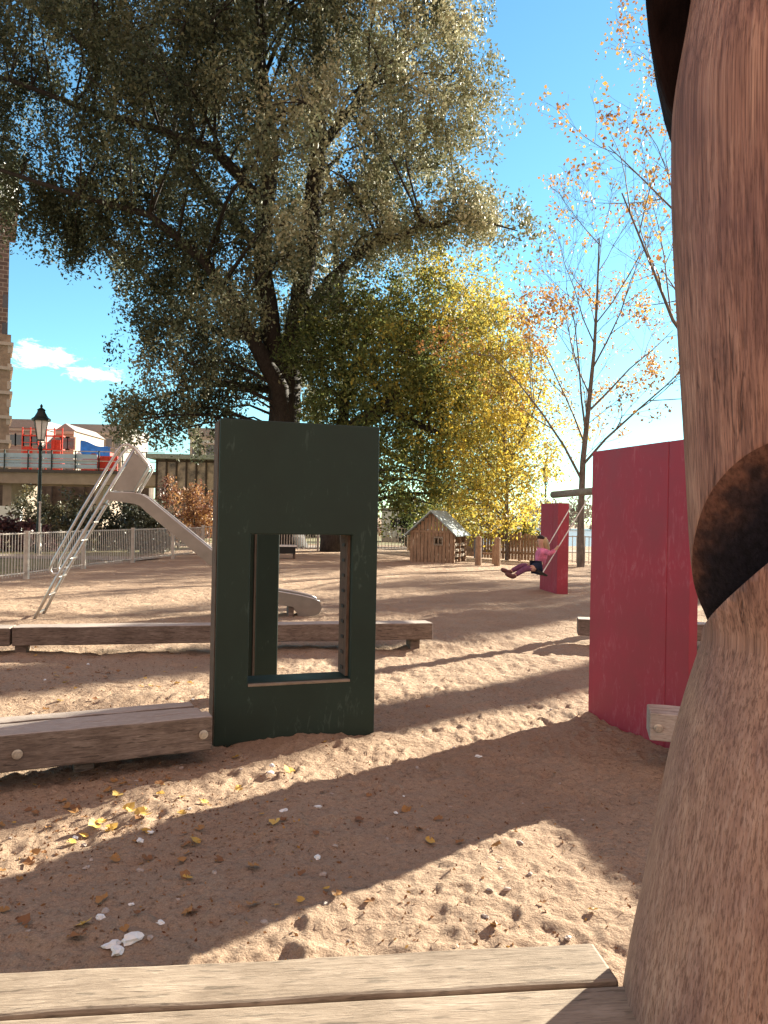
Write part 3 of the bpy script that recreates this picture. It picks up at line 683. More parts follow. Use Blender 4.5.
M_bark = wood('dark_bark', (.012, .010, .009), (.035, .028, .024), (.075, .06, .05), (5, 5, 1.0), crack=.35, bmp=.9)
M_bark2 = wood('grey_bark', (.08, .062, .052), (.16, .13, .11), (.25, .21, .18), (6, 6, 1), crack=.5, bmp=.6)
def crown_tree(name, label, base, D, poly, stems, mat, nb, sep, per_b, n_leaf, size, sig, crad, tone, tmax=9., bark=None, group=None, kth=.8, droop=.5, up=.3, aniso=(1, 1, 1.1), clear=None, tv=.07, extra=()):
    """poly: crown outline seen from the viewpoint (px) at distance D, filled through a real depth of up to 2*tmax."""
    bark = bark or M_bark; sc = D/F; clear = np.array(clear or [(-999, -999), (-998, -999), (-998, -998)])
    t = thing(name, label, 'tree', (base.x, base.y, 0), 0, group); o = np.array([base.x, base.y, 0])
    xs_, ys_ = zip(*poly); bs = []
    tries = 0
    cand = np.stack([RS.uniform(min(xs_), max(xs_), 40000), RS.uniform(min(ys_), max(ys_), 40000)], 1); cand = cand[in_poly(cand, poly)]
    ed = edge_d(cand, poly)*sc; arr = np.zeros((0, 3))
    for (px, py), e in zip(cand, ed):
        if e < sig*.55: continue
        T = min(tmax, kth*e+.5); dd = D+random.uniform(-T, T)
        if in_poly(np.array([[px, py]]), [tuple(c) for c in clear])[0]: dd = D+1.6+abs(dd-D)
        p = np.array(P(px, py, dd))
        if len(arr) and np.min(np.linalg.norm(arr-p, axis=1)) < sep*random.uniform(.8, 1.2): continue
        arr = np.vstack([arr, p]); bs.append((px, py))
        if len(bs) >= nb: break
    for (px, py, dz) in extra: arr = np.vstack([arr, np.array(P(px, py, D+dz))]); bs.append((px, py))
    # stems
    mb = MB(); sp = []
    for st in stems:
        pts = [P(x, y, D+dz) for x, y, dz, r in st]; rs = [r for *_, r in st]
        pp = []; rp = []
        for i in range(len(pts)-1):
            for k in range(4):
                f = k/4; j = Vector((random.uniform(-1, 1), random.uniform(-1, 1), 0))*rs[i]*.12
                pp.append(pts[i].lerp(pts[i+1], f)+j); rp.append(rs[i]*(1-f)+rs[i+1]*f)
        pp.append(pts[-1]); rp.append(rs[-1])
        mb.tube([p-Vector(o) for p in pp], rp, 12)
        sp += [(np.array(p), r) for p, r in zip(pp, rp)]
    SP = np.array([p for p, r in sp]); SR = np.array([r for p, r in sp])
    cl = []; cr = []; ct = []
    for (px, py), p in zip(bs, arr):
        dist = np.linalg.norm(SP-p, axis=1) + np.maximum(0, SP[:, 2]-p[2]+.5)*1.5; k = int(np.argmin(dist)); s = SP[k]
        L = np.linalg.norm(p-s); r0 = min(SR[k]*.5, .025+.016*L)
        mid = (s+p)/2 + np.array([0, 0, .12*L]); mid2 = s*.25+p*.75+np.array([0, 0, .10*L])+RS.randn(3)*.1
        path = [Vector(q-o) for q in (s, s*.6+mid*.4, mid, mid2, p)]
        mb.tube(path, [r0, r0*.8, r0*.62, r0*.45, r0*.25], 6, cap=False)
        outv = (p-s)/max(L, .1); outv[2] += up
        tb = tone(px, py)+RS.randn()*tv
        for c in range(per_b):
            q = p + RS.randn(3)*sig*np.array([1, 1, .8]) + outv*RS.uniform(-.4, .9)*sig
            cl.append(q-o); cr.append(crad*RS.uniform(.6, 1.25)); ct.append(tb)
            if c % 2 == 0: mb.tube([Vector(p-o), Vector((p*.5+q*.5)-o)+Vector((0, 0, .08)), Vector(q-o)], [r0*.3, r0*.2, .008], 4, cap=False)
    mb.build('trunk', bark, t, smooth=True)
    V, Fc, tn = leaves(np.array(cl), np.array(cr), n_leaf, size, np.array(ct), aniso, droop)
    npmesh('crown', V, Fc, mat, t, tn)
    return t
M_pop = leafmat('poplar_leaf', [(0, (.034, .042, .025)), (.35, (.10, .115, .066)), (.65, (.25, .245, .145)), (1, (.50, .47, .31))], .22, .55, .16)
bg = G(286, 548)
big_poly = [(-170, 225), (-60, 250), (20, 222), (60, 272), (90, 262), (112, 302), (138, 325), (132, 368), (116, 395), (104, 440), (140, 452), (185, 458), (212, 440), (240, 425), (330, 425), (345, 380), (385, 330), (420, 280), (440, 240), (495, 238), (515, 226), (480, 195), (494, 110), (482, 40), (475, 0), (465, -90), (430, -200), (330, -260), (180, -270), (20, -220), (-120, -100), (-190, 60)]
big_st = [
 [(286, 556, 0, 1.15), (286, 535, 0, .92), (285, 470, 0, .80), (285, 420, 0, .74), (286, 372, 0, .78)],
 [(286, 415, 0, .5), (289, 380, 0, .55), (297, 325, 0, .50), (303, 282, 0, .46), (314, 200, 0, .42), (320, 110, .5, .36), (318, 20, .8, .3), (330, -120, 1, .18)],
 [(285, 420, -.2, .45), (281, 385, -.4, .5), (271, 335, -.8, .46), (262, 262, -1, .42), (270, 150, -1.2, .38), (258, 60, -1.4, .34), (262, 0, -1.5, .28), (255, -140, -1.5, .15)],
 [(285, 425, -.3, .40), (279, 388, -.8, .42), (256, 345, -1.5, .34), (238, 310, -2, .28), (205, 262, -2.5, .22), (150, 215, -3, .16), (80, 196, -3.4, .11), (0, 170, -3.6, .08), (-90, 160, -3.6, .04)],
 [(298, 335, .3, .34), (330, 280, 0, .27), (372, 243, -1, .2), (405, 236, -1.7, .16), (422, 224, -2, .13), (438, 226, -2.3, .11), (458, 219, -2.5, .085), (485, 222, -2.8, .06), (518, 231, -3, .02)],
 [(264, 205, -1.5, .28), (215, 150, -2.5, .22), (160, 130, -3, .17), (95, 112, -3.5, .13), (10, 80, -3.6, .09), (-80, 60, -3.4, .04)],
 [(319, 150, .5, .26), (358, 100, 1, .2), (400, 60, 1.3, .13), (440, 20, 1.5, .06)],
 [(262, 60, -1.4, .22), (200, 10, -1.5, .16), (120, -30, -1.2, .11), (30, -70, -1, .07), (-60, -80, -1, .03)],
 [(296, 330, 1, .3), (340, 310, 4, .2), (330, 180, 6, .12)],
 [(272, 335, 1, .3), (225, 335, 3, .2), (180, 310, 4, .13), (120, 250, 5, .08), (40, 190, 6, .05)],
 [(281, 392, .3, .24), (245, 385, 1.2, .15), (200, 385, 2, .1), (150, 400, 2.6, .05)], [(262, 250, 1, .3), (205, 190, 4, .2), (140, 90, 6, .14), (60, 20, 7, .08)],
 [(320, 200, 1, .26), (380, 180, 3.5, .16), (440, 120, 4.5, .09), (470, 60, 5, .04)],
]
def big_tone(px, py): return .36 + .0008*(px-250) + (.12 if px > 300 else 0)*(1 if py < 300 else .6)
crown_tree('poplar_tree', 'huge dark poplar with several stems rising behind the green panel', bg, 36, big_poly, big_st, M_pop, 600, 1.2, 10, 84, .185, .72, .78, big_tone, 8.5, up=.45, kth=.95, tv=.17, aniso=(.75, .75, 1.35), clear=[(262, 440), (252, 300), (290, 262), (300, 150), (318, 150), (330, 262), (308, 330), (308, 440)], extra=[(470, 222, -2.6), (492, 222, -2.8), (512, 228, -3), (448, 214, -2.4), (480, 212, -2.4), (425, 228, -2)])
M_oli = leafmat('olive_leaf', [(0, (.05, .065, .025)), (.35, (.12, .15, .05)), (.55, (.24, .24, .07)), (.8, (.52, .38, .06)), (1, (.68, .48, .07))], .5, .55, .2)
ob = G(332, 549)
oli_poly = [(300, 330), (340, 290), (400, 275), (452, 262), (490, 295), (520, 330), (528, 400), (515, 470), (490, 505), (440, 520), (385, 520), (345, 470), (310, 425), (296, 380)]
oli_st = [[(333, 556, 0, .55), (334, 500, 0, .45), (341, 450, 0, .40), (352, 428, -.3, .36), (385, 406, -.8, .30), (416, 386, -1, .24), (440, 345, -1, .15), (455, 300, -1, .06)],
 [(340, 455, .3, .3), (345, 400, .6, .22), (365, 340, 1, .14), (380, 300, 1, .06)], [(385, 407, -.5, .16), (430, 430, -2, .11), (470, 440, -2.5, .06)], [(352, 430, 1, .2), (400, 460, 2.5, .12), (440, 480, 3, .05)]]
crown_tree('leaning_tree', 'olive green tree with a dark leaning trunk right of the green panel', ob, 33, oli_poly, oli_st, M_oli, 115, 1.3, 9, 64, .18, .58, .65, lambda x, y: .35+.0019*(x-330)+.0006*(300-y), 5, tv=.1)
yb = G(507, 571)
yel_poly = [(455, 300), (478, 268), (520, 325), (545, 350), (560, 400), (556, 450), (545, 500), (540, 530), (500, 538), (462, 532), (440, 505), (450, 420)]
yel_st = [[(507, 574, 0, .085), (507, 530, 0, .075), (507, 480, 0, .07), (503, 400, .1, .07), (500, 330, .2, .03)], [(506, 470, 0, .06), (530, 420, -.4, .035), (545, 380, -.6, .015)], [(506, 490, 0, .05), (480, 450, .4, .03), (465, 400, .6, .015)]]
crown_tree('yellow_tree', 'slender tree with bright yellow autumn leaves behind the picket fence', yb, 28.5, yel_poly, yel_st, M_oli, 80, .9, 8, 36, .135, .5, .5, lambda x, y: .70+.002*(x-500)+.0006*(y-400)*.5, 3, bark=M_bark2)
# bare trees with sparse leaves
M_ora = leafmat('orange_leaf', [(0, (.18, .07, .04)), (.4, (.33, .16, .06)), (.7, (.48, .28, .07)), (1, (.56, .38, .10))], .4, .5, .3)
def bare_tree(name, label, base, hgt, r0, leaf_keep, mat, lean=(0, 0), levels=5, spread=.75, first=.28, nleaf=5, lsize=.12, group=None, seed=3, bark=None, nbr=(9, 4, 4, 3), lr=.35, tilt=1.0):
    rg = random.Random(seed); mb = MB(); tips = []
    t = thing(name, label, 'tree', (base.x, base.y, gpt(base.x, base.y)), 0, group)
    def grow(p, d, L, r, lev):
        n = 6 if lev == 0 else 4; pts = [p]; q = p.copy(); dd = d.copy()
        for i in range(n):
            dd = (dd + Vector((rg.uniform(-1, 1), rg.uniform(-1, 1), rg.uniform(-.3, .8)))*(.06 if lev == 0 else .16)).normalized()
            q = q+dd*(L/n); pts.append(q.copy())
        rs = [max(.004, r*(1-.75*i/n)) if lev else max(.012, r*(1-(.45 if first > .6 else .85)*i/n)) for i in range(n+1)]
        mb.tube(pts, rs, 9 if lev == 0 else (5 if lev < 3 else 3), cap=False)
        if lev >= levels-2: tips.append(pts[-1]); tips.append(pts[n//2])
        if lev >= levels-1: return
        m_ = nbr[min(lev, len(nbr)-1)]
        for k in range(m_):
            f = (first+(1-first)*(k+rg.random()*.8)/m_) if lev == 0 else (.3+.7*(k+rg.random())/m_)
            f = min(f, .98); i = min(n-1, int(f*n)); a = pts[i].lerp(pts[i+1], f*n-i)
            ax = (pts[i+1]-pts[i]).normalized(); az = rg.uniform(0, 2*math.pi) if lev else k*2.4+rg.uniform(-.4, .4)
            o1 = ax.orthogonal().normalized(); o2 = ax.cross(o1); sidev = o1*math.cos(az)+o2*math.sin(az)
            nd = (ax*rg.uniform(.55, 1.0)*tilt+sidev*spread*rg.uniform(.7, 1.2)); nd.normalize()
            ll = L*(.46*(1.25-f*.75) if lev == 0 else rg.uniform(.42, .65)*(1.1-f*.4)); rr_ = max(.004, rs[i]*(.42 if lev == 0 else .58))
            grow(a, nd, ll, rr_, lev+1)
    grow(Vector((0, 0, -.2)), Vector((lean[0], lean[1], 1)).normalized(), hgt, r0, 0)
    mb.build('trunk', bark or M_bark2, t, smooth=True)
    tp = [p for p in tips if leaf_keep(p+Vector((base.x, base.y, 0)), rg)]
    if tp:
        cen = np.array(tp); V, Fc, tn = leaves(cen, np.full(len(cen), lr), nleaf, lsize, np.array([.55+.25*rg.uniform(-1, 1) for _ in tp]), droop=.8, wl=.75)
        npmesh('crown', V, Fc, mat, t, tn)
    return t
def to_px(p):
    q = RM.transposed() @ (Vector(p)-Vector((0, 0, H))); return (384+F*q.x/-q.z, 512-F*q.y/-q.z)
def keepA(p, rg):
    x, y = to_px(p); return rg.random() < (.55 if 290 < y < 470 else .06) * (1.0 if x < 570 or y > 360 else .45)
tb = G(581, 567)
bare_tree('bare_tree', 'slender nearly bare tree with orange leaves behind the far red panel', tb, 11.0, .135, keepA, M_ora, (.03, 0), 5, .62, .2, 9, .105, seed=8, tilt=1.0, nbr=(15, 5, 4, 3), lr=.3)
rb = P(752, 560, 24)
bare_tree('maple_tree', 'sparse tree with rusty leaves partly hidden by the carved log', Vector((rb.x, rb.y, 0)), 17, .24, lambda p, rg: rg.random() < .42, M_ora, (-.02, 0), 5, .85, .2, 8, .115, seed=14, nbr=(14, 5, 4, 3))
# background trees beyond the river path
def bush(name, label, base, rx, rz, n, mat, tone, size=.16, per=70, cat='bush', ry=None, group=None):
    ry = ry or rx*.7
    t = thing(name, label, cat, (base[0], base[1], base[2] if len(base) > 2 else 0), 0, group)
    d = RS.randn(n, 3); d /= np.linalg.norm(d, axis=1)[:, None]; d[:, 2] = np.abs(d[:, 2])*1.0
    p = d*(RS.rand(n)**.35)[:, None]*np.array([rx, ry, rz]); p[:, 2] += .15
    mb = MB()
    for q in p[::4]: mb.tube([Vector((q[0]*.1, q[1]*.1, -.1)), Vector((q[0]*.6, q[1]*.6, q[2]*.6)), Vector(q)], [.03, .02, .006], 4, cap=False)
    mb.build('stems', M_bark, t)
    V, Fc, tn = leaves(p, np.full(n, .22*max(rx, rz)**.6), per, size, np.full(n, tone)+RS.randn(n)*.1, droop=.3)
    npmesh('foliage', V, Fc, mat, t, tn); return t
M_bsh = leafmat('bush_leaf', [(0, (.02, .024, .013)), (.5, (.055, .055, .028)), (.8, (.11, .10, .05)), (1, (.22, .17, .07))], .2, .5, .35)
M_rus = leafmat('rusty_bush_leaf', [(0, (.05, .022, .03)), (.5, (.12, .05, .045)), (.8, (.24, .11, .06)), (1, (.4, .22, .08))], .3, .5, .3)
for k, (px, d, rx, rz, mt, tn_, lab) in enumerate([
  (12, 37, 2.1, 1.25, M_rus, .3, 'reddish dark bush at the left edge under the bridge'),
  (62, 39, 2.4, 2.6, M_bsh, .62, 'olive green bush right of the street lamp under the bridge'),
  (38, 46, 2.8, 2.9, M_bsh, .6, 'olive green bush behind the street lamp'),
  (92, 41, 2.2, 2.0, M_bsh, .25, 'dark bush behind the slide ladder'),
  (125, 43, 2.4, 2.3, M_bsh, .2, 'dark bush below the slide platform'),
  (152, 38, 1.7, 2.2, M_bsh, .3, 'dark bush behind the top of the slide chute'),
  (176, 44, 2.3, 2.6, M_rus, .75, 'rust coloured shrub in front of the glass pavilion'),
  (198, 42, 1.8, 2.2, M_rus, .9, 'orange shrub beside the green panel edge'),
  (412, 44, .8, 2.1, M_bsh, .0, 'dark upright shrub between kiosk and playhouse')]):
    d *= .76 if px < 160 else .9; p = P(px, 540, d); bush('bush', lab, (p.x, p.y), rx*.8, rz*(.8 if px < 160 else 1.25), 60, mt, tn_, .15, 60)
for k, (px, d, rx, rz, mt, lab) in enumerate([(238, 52, 3.5, 3.2, M_bsh, 'dark bush seen behind the big poplar trunk'), (318, 54, 3.4, 2.6, M_bsh, 'low bush behind the right side of the poplar trunk'), (455, 50, 3.2, 3.0, M_oli, 'yellowing bush behind the playhouse roof'), (352, 56, 3, 2.4, M_rus, 'brown bush beside the white kiosk'), (520, 44, 1.8, 1.3, M_oli, 'low yellow bush behind the picket fence')]):
    p = P(px, 540, d); bush('bush', lab, (p.x, p.y), rx, rz, 55, mt, .35 if mt is M_bsh else .6, .2, 55)
# far bank of the river: mass of trees
n = 420; pts = np.stack([RS.uniform(5, 330, n), RS.uniform(330, 400, n), RS.uniform(-1, 9, n)], 1); pts[:, 2] *= .6+.6*vn(pts[:, 0], pts[:, 0]*0, 40, 2)+.4
V, Fc, tn = leaves(pts, np.full(n, 5.5), 60, 1.6, np.full(n, .4)+RS.randn(n)*.15)
tag(npmesh('treeline', V, Fc, leafmat('far_bank_leaf', [(0, (.14, .13, .11)), (.5, (.22, .18, .14)), (1, (.34, .27, .19))], .2, .8, .1), None, tn), 'hazy brown trees along the far river bank', 'trees', kind='stuff')
# trees to the right outside the frame that shade the middle of the playground
for k, (x, y, hh_, sdn) in enumerate([(30, 43, 14, 22), (27, 36.5, 12, 25), (22, 34.5, 11, 26)]):
    bare_tree('shade_tree', ['leafy autumn tree standing right of the swing outside the view'][0], Vector((x, y, 0)), hh_, .24, lambda p, rg: rg.random() < .3, M_ora, (0, 0), 5, .8, .4, 6, .2, seed=sdn, group='trees right of the playground', lr=.5)
for (x, y, hh_, r_, sdn) in ((17.5, 22.08, 24, .46, 31), (24, 31.9, 26, .85, 32)):
    bare_tree('shade_tree', 'tall autumn tree with a long straight bole right of the view', Vector((x, y, 0)), hh_, r_, lambda p, rg: rg.random() < .5, M_ora, (0, 0), 4, .6, .72, 6, .2, seed=sdn, group='tall trees right of the playground')
# ------------------------------------------------------------------ bridge + buildings at the left
M_conc = plain('concrete', (.30, .235, .185), .9, var=.15, scale=1.5); M_asph = plain('dark_soffit', (.08, .07, .065), .9)
M_panel = plain('blue_grey_panel', (.36, .48, .58), .5, var=.1, scale=2); M_redp = plain('red_hoarding', (.55, .05, .03), .6, var=.15, scale=3)
D = 62
def pz(py, d, px=60): return P(px, py, d).z
xL = P(-120, 480, D).x; xR = P(165, 480, D).x
t = thing('bridge', 'concrete footbridge with pale panel railings above the bushes', 'bridge', (xL, D, 0))
W_ = xR-xL; z1_ = pz(470, D); z0_ = pz(484, D)
mb = MB(); mb.box(0, W_, 0, .5, z0_, z1_-.25); mb.build('girder', M_conc, t)
mb = MB(); mb.box(0, W_, -.25, 7, z1_-.248, z1_); mb.build('deck', M_asph, t)
for x in np.arange(2, W_, 7.5): mb = MB(); mb.box(x, x+.7, .8, 5.5, -.2, z0_); mb.build('pier', M_conc, t)
mb = MB(); mb.box(0, W_, 5, 5.5, z0_, z1_-.25); mb.build('girder', M_conc, t)
rl = z1_; zt = pz(451, D)
xr_ = P(97, 460, D).x-xL
mb = MB()
for z in (rl+.15, (rl+zt)/2, zt): mb.tube([(0, -.1, z), (W_, -.1, z)], .035, 6)
mb.build('railing', M_galv, t)
x = .5
for x in np.arange(.5, W_, 1.9): mb = MB(); mb.box(x, x+.08, -.16, -.06, rl, zt+.05); mb.build('railing_post', M_black, t)
for k in range(3):
    z = rl+.12+k*(zt-rl-.3)/3; mb = MB(); mb.box(0, xr_, .02, .06, z, z+(zt-rl-.3)/3-.05); mb.build('railing_panel', M_panel, t)
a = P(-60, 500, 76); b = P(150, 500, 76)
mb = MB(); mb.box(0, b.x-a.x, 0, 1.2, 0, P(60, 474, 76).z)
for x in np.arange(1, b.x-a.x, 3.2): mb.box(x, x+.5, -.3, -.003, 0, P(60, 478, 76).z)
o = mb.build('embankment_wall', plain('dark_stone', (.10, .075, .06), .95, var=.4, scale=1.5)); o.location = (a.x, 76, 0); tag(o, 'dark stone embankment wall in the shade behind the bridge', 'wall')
# red hoarding + tarp on the bridge
p0 = P(97, 460, D+.6); p1 = P(119, 460, D+.6)
mb = MB(); mb.box(0, p1.x-p0.x, 0, .12, 0, pz(455, D)-rl); 
for k in range(6): mb.box(k*.33, k*.33+.05, -.04, -.002, 0, pz(455, D)-rl)
o = mb.build('red_hoarding', M_redp); o.location = (p0.x, D+.25, rl); tag(o, 'red hoarding at the end of the bridge railing', 'hoarding')
p0 = P(85, 450, D+3); t = thing('market_stall', 'red stall covered with a bright blue tarpaulin on the bridge', 'stall', (p0.x, D+2.2, rl))
mb = MB(); mb.box(0, 2.2, 0, 1.6, 0, 1.7); mb.build('body', M_redp, t)
mb = MB(); ks = 10; M_blue = plain('blue_tarpaulin', (.03, .20, .62), .4, var=.2, scale=3, bmp=.4, bd=.1)
vv = []; ff = []
for i in range(ks+1):
    for j in range(5):
        u, v_ = i/ks, j/4; vv.append((.0+2.5*u, (-.25 if j < 2 else -.15+1.9*v_), 2.55-.55*u+.10*math.sin(u*7+v_*3)-((.95+.25*math.sin(u*9)) if j == 0 else 0)))
for i in range(ks):
    for j in range(4): ff.append((i*5+j, i*5+j+1, i*5+j+6, i*5+j+5))
mb.add(vv, ff); mb.build('tarpaulin', M_blue, t, smooth=True)
# someone standing on the bridge
pb_ = P(79, 450, D+1.5); per = thing('person', 'person in pale clothes standing on the bridge beside the blue tarpaulin', 'person', (pb_.x, pb_.y, rl))
Jp = [((0, 0, .95), .14), ((0, 0, 1.2), .15), ((0, 0, 1.42), .15), ((0, 0, 1.55), .06), ((0, 0, 1.72), .10), ((.22, 0, 1.42), .06), ((.27, 0, 1.1), .05), ((.24, -.1, .85), .04), ((-.22, 0, 1.42), .06), ((-.27, 0, 1.1), .05), ((-.24, -.1, .85), .04),
      ((.1, 0, .85), .1), ((.11, 0, .48), .075), ((.11, 0, .06), .05), ((-.1, 0, .85), .1), ((-.11, 0, .48), .075), ((-.11, 0, .06), .05)]
Jp = [(Vector(a), r) for a, r in Jp]
skinned('body', Jp, [(0,1),(1,2),(2,3),(3,4),(2,5),(5,6),(6,7),(2,8),(8,9),(9,10),(0,11),(11,12),(12,13),(0,14),(14,15),(15,16)], plain('pale_clothes', (.6, .5, .48), .8, var=.3), per, sub=1)
# buildings
M_cream = plain('cream_render', (.38, .31, .24), .9, var=.1, scale=.6); M_pinkish = plain('pink_grey_render', (.34, .27, .24), .9, var=.1, scale=.6)
M_win = plain('window_glass', (.10, .10, .11), .15, spec=.6); M_tile = plain('roof_sheet', (.28, .25, .24), .7, var=.15); M_trim = plain('stone_trim', (.42, .36, .30), .9, var=.08)
def house(label, px0, px1, py_e, d, depth, rows, cols, mat, roof='flat', py_r=None, name='apartment_building'):
    a = P(px0, py_e, d); b = P(px1, py_e, d); w = b.x-a.x; he = (a.z+b.z)/2
    t = thing(name, label, 'building', (a.x, d, 0))
    mb = MB(); mb.box(0, w, 0, depth, 0, he); wl = mb.build('wall', mat, t)
    rr_h = (P(px0, py_r, d).z-he) if py_r else .8
    mb = MB()
    if roof == 'flat': mb.box(-.2, w+.2, -.3, depth+.2, he, he+rr_h)
    elif roof == 'mansard': mb.prism([(-.2, -.3, he), (w+.2, -.3, he), (w*.85, 2, he+rr_h), (w*.15, 2, he+rr_h)], (0, 0, .05)); mb.box(w*.08, w*.92, 1.0, depth-.5, he, he+rr_h)
    else: mb.prism([(-.3, 0, he), (w+.3, 0, he), (w/2, 0, he+rr_h)], (0, depth, 0))
    mb.build('roof', M_tile, t)
    mb = MB(); mb.box(-.12, w+.12, -.22, 0, he-.45, he-.05); mb.build('cornice', M_trim, wl)
    for r in range(rows):
        for c in range(cols):
            z = he-2.6-r*3.3; x = w*(c+.5)/cols
            if z < 1: continue
            mb = MB(); mb.box(x-.75, x+.75, -.09, -.004, z-.15, z+1.75); f = mb.build('window', M_trim, t)
            mb = MB(); mb.box(x-.5, x+.5, -.11, -.092, z, z+1.55); mb.build('pane', M_win, f)
    return t
house('pale pink grey apartment block left of the lantern behind the bridge', 8, 40, 428, 118, 12, 3, 4, M_pinkish, 'flat', 419)
house('cream gabled house right of the lantern behind the bridge', 56, 74, 431, 112, 12, 3, 3, M_cream, 'gable', 423)
house('long white building with a flat roof line behind the blue tarpaulin', 72, 122, 432, 128, 14, 3, 6, plain('white_render', (.26, .23, .205), .9, var=.08, scale=.6), 'flat', 424)
house('white block seen between poplar leaves and the green panel', 190, 232, 436, 90, 12, 4, 3, Mw, 'flat', 428)
# red scaffolding
a = P(22, 452, 108); b = P(62, 452, 108); t = thing('scaffolding', 'red scaffolding in front of the pale buildings behind the lantern', 'scaffolding', (a.x, 108, 0))
w = b.x-a.x; z0 = 4; z1 = P(40, 431, 108).z; mb = MB()
for k in range(6): x = w*k/5; mb.tube([(x, 0, 0), (x, 0, z1+.5)], .09, 5)
mb.build('standard', M_redp, t); mb = MB()
for z in np.arange(2.5, z1, 1.9): mb.box(0, w, -.06, 1.0, z, z+.12); mb.box(0, w, -.06, .0, z+.9, z+1.0)
mb.build('deck', M_redp, t)
mb = MB(); mb.box(w*.02, w*.25, .1, .16, 5, z1-2.2); mb.box(w*.72, w*.95, .1, .16, 5, z1-1.2); mb.build('netting', M_redp, t)
# tower at left edge
Dt = 82; xr = P(12, 300, Dt).x
m, nt, b = newmat('tower_brick'); v = coords(nt); br = N(nt, 'ShaderNodeTexBrick'); br.inputs['Scale'].default_value = 1.0
br.inputs['Color1'].default_value = (.10, .065, .055, 1); br.inputs['Color2'].default_value = (.17, .11, .09, 1); br.inputs['Mortar'].default_value = (.30, .24, .2, 1)
br.inputs['Brick Width'].default_value = .9; br.inputs['Row Height'].default_value = .45; br.inputs['Mortar Size'].default_value = .04
mp = N(nt, 'ShaderNodeMapping'); mp.inputs['Rotation'].default_value = (rad(90), 0, 0); tc = N(nt, 'ShaderNodeTexCoord'); nt.links.new(tc.outputs['Object'], mp.inputs[0]); nt.links.new(mp.outputs[0], br.inputs[0])
nt.links.new(br.outputs[0], b.inputs['Base Color']); b.inputs['Roughness'].default_value = .9; M_brick = m
t = thing('water_tower', 'tall old stone tower with a dark brick top at the left edge', 'tower', (xr, Dt, 0), rad(27))
zc0 = P(10, 238, Dt).z; zc1 = P(10, 202, Dt).z; zm = P(10, 335, Dt).z
mb = MB(); mb.box(-7, -.35, 0, 7, zm, zc1-.6); mb.build('brick_shaft', M_brick, t)
mb = MB(); mb.box(-7, 0, -.1, 7.1, 0, zm); sh_ = mb.build('stone_shaft', plain('tower_stone', (.27, .20, .145), .9, var=.3, scale=1.2, bmp=.5, bd=.05), t)
mb = MB()
for z in np.arange(6, zm+.3, 2.6): mb.box(-7.1, .25, -.3, 7.2, z, z+.35)
for k in range(9): mb.box(-.3, .12, -.12, .25, 3+k*1.9, 3.8+k*1.9)
mb.build('string_course', M_trim, sh_)
mb = MB()
for k in range(7): mb.box(-6.8+k*1.05, -6.3+k*1.05, -.75, 0, zc0+1.6, zc1-.55)
for k in range(7): mb.box(-.35, .35, .2+k*1.0, .7+k*1.0, zc0+1.6, zc1-.55)
mb.build('bracket', M_brick, t)
mb = MB(); mb.box(-7.6, .45, -.8, 7.8, zc1-.55, zc1+.1); mb.build('cornice', M_asph, t)
mb = MB(); mb.lathe([(3.6, 0), (3.9, .9), (3.3, 1.2), (3.6, 2.4), (3.1, 4.2), (1.8, 5.4), (1.3, 6), (1.5, 7.2), (.6, 8.2), (.15, 9.6)], 20, (-3.0, 3.5, zc1+.1)); mb.build('dome', plain('white_dome', (.62, .62, .6), .5, var=.1), t, smooth=True)
for k in range(4): mb = MB(); mb.box(-.9, -.345, -.03, .0, 14+k*3.0, 15.4+k*3); mb.build('window', M_win, t)
# glass pavilion between slide and green panel
Dp2 = 48; a = P(156, 450, Dp2); b = P(226, 450, Dp2); z1 = P(190, 455, Dp2).z; w = b.x-a.x
t = thing('glass_pavilion', 'brown framed glass pavilion behind the orange shrubs', 'pavilion', (a.x, Dp2, 0))
M_fr = plain('brown_frame', (.06, .04, .03), .6)
mb = MB(); mb.box(.08, w, .1, 4, .5, z1-.3); mb.build('glazing', plain('pavilion_glass', (.34, .27, .20), .25, var=.85, scale=1.6, spec=.4), t)
mb = MB()
for x in np.arange(0, w+.01, .62): mb.box(x, x+.09, 0, .09, .4, z1-.29)
for z in (.5, 1.3, 2.1, 2.9, z1-.45): mb.box(0, w+.1, -.015, .08, z, z+.1)
mb.build('frame', M_fr, t)
mb = MB(); mb.box(-.4, w+.4, -.6, 4.4, z1-.28, z1); mb.build('roof', plain('pavilion_roof', (.34, .38, .34), .7), t)
mb = MB(); mb.box(-.05, w+.1, -.08, 4, 0, .5); mb.build('plinth', M_conc, t)
# white low wall at far left under bridge
mb = MB(); a = P(-40, 520, 52); b = P(20, 520, 52); mb.box(0, b.x-a.x, 0, .3, 0, P(10, 506, 52).z); o = mb.build('garden_wall', Mw); o.location = (a.x, 52, 0); tag(o, 'low white wall under the bridge at the left edge', 'wall')
# ------------------------------------------------------------------ fallen leaves and litter
M_fl = leafmat('fallen_leaf', [(0, (.14, .06, .03)), (.35, (.30, .15, .06)), (.7, (.52, .32, .07)), (1, (.60, .42, .12))], .15, .6, .3)
def leaf_shape(seed, tone, r=.035):
    rg = np.random.RandomState(seed); n = 11; pr = [0.55, .8, 1, 1.05, .95, 1.25, .95, 1.05, 1, .8, .55]
    vs = [(0, 0, .004)]+[(r*pr[k]*math.cos(k/(n-1)*5.4-2.7), r*.85*pr[k]*math.sin(k/(n-1)*5.4-2.7), .006+abs(rg.randn())*.006) for k in range(n)]
    fs = [(0, k+1, k+2) for k in range(n-1)]
    me = bpy.data.meshes.new('fallen_leaf'); me.from_pydata(vs, [], fs)
    a = me.attributes.new('tone', 'FLOAT', 'FACE'); a.data.foreach_set('value', [tone]*len(fs)); me.materials.append(M_fl); return me
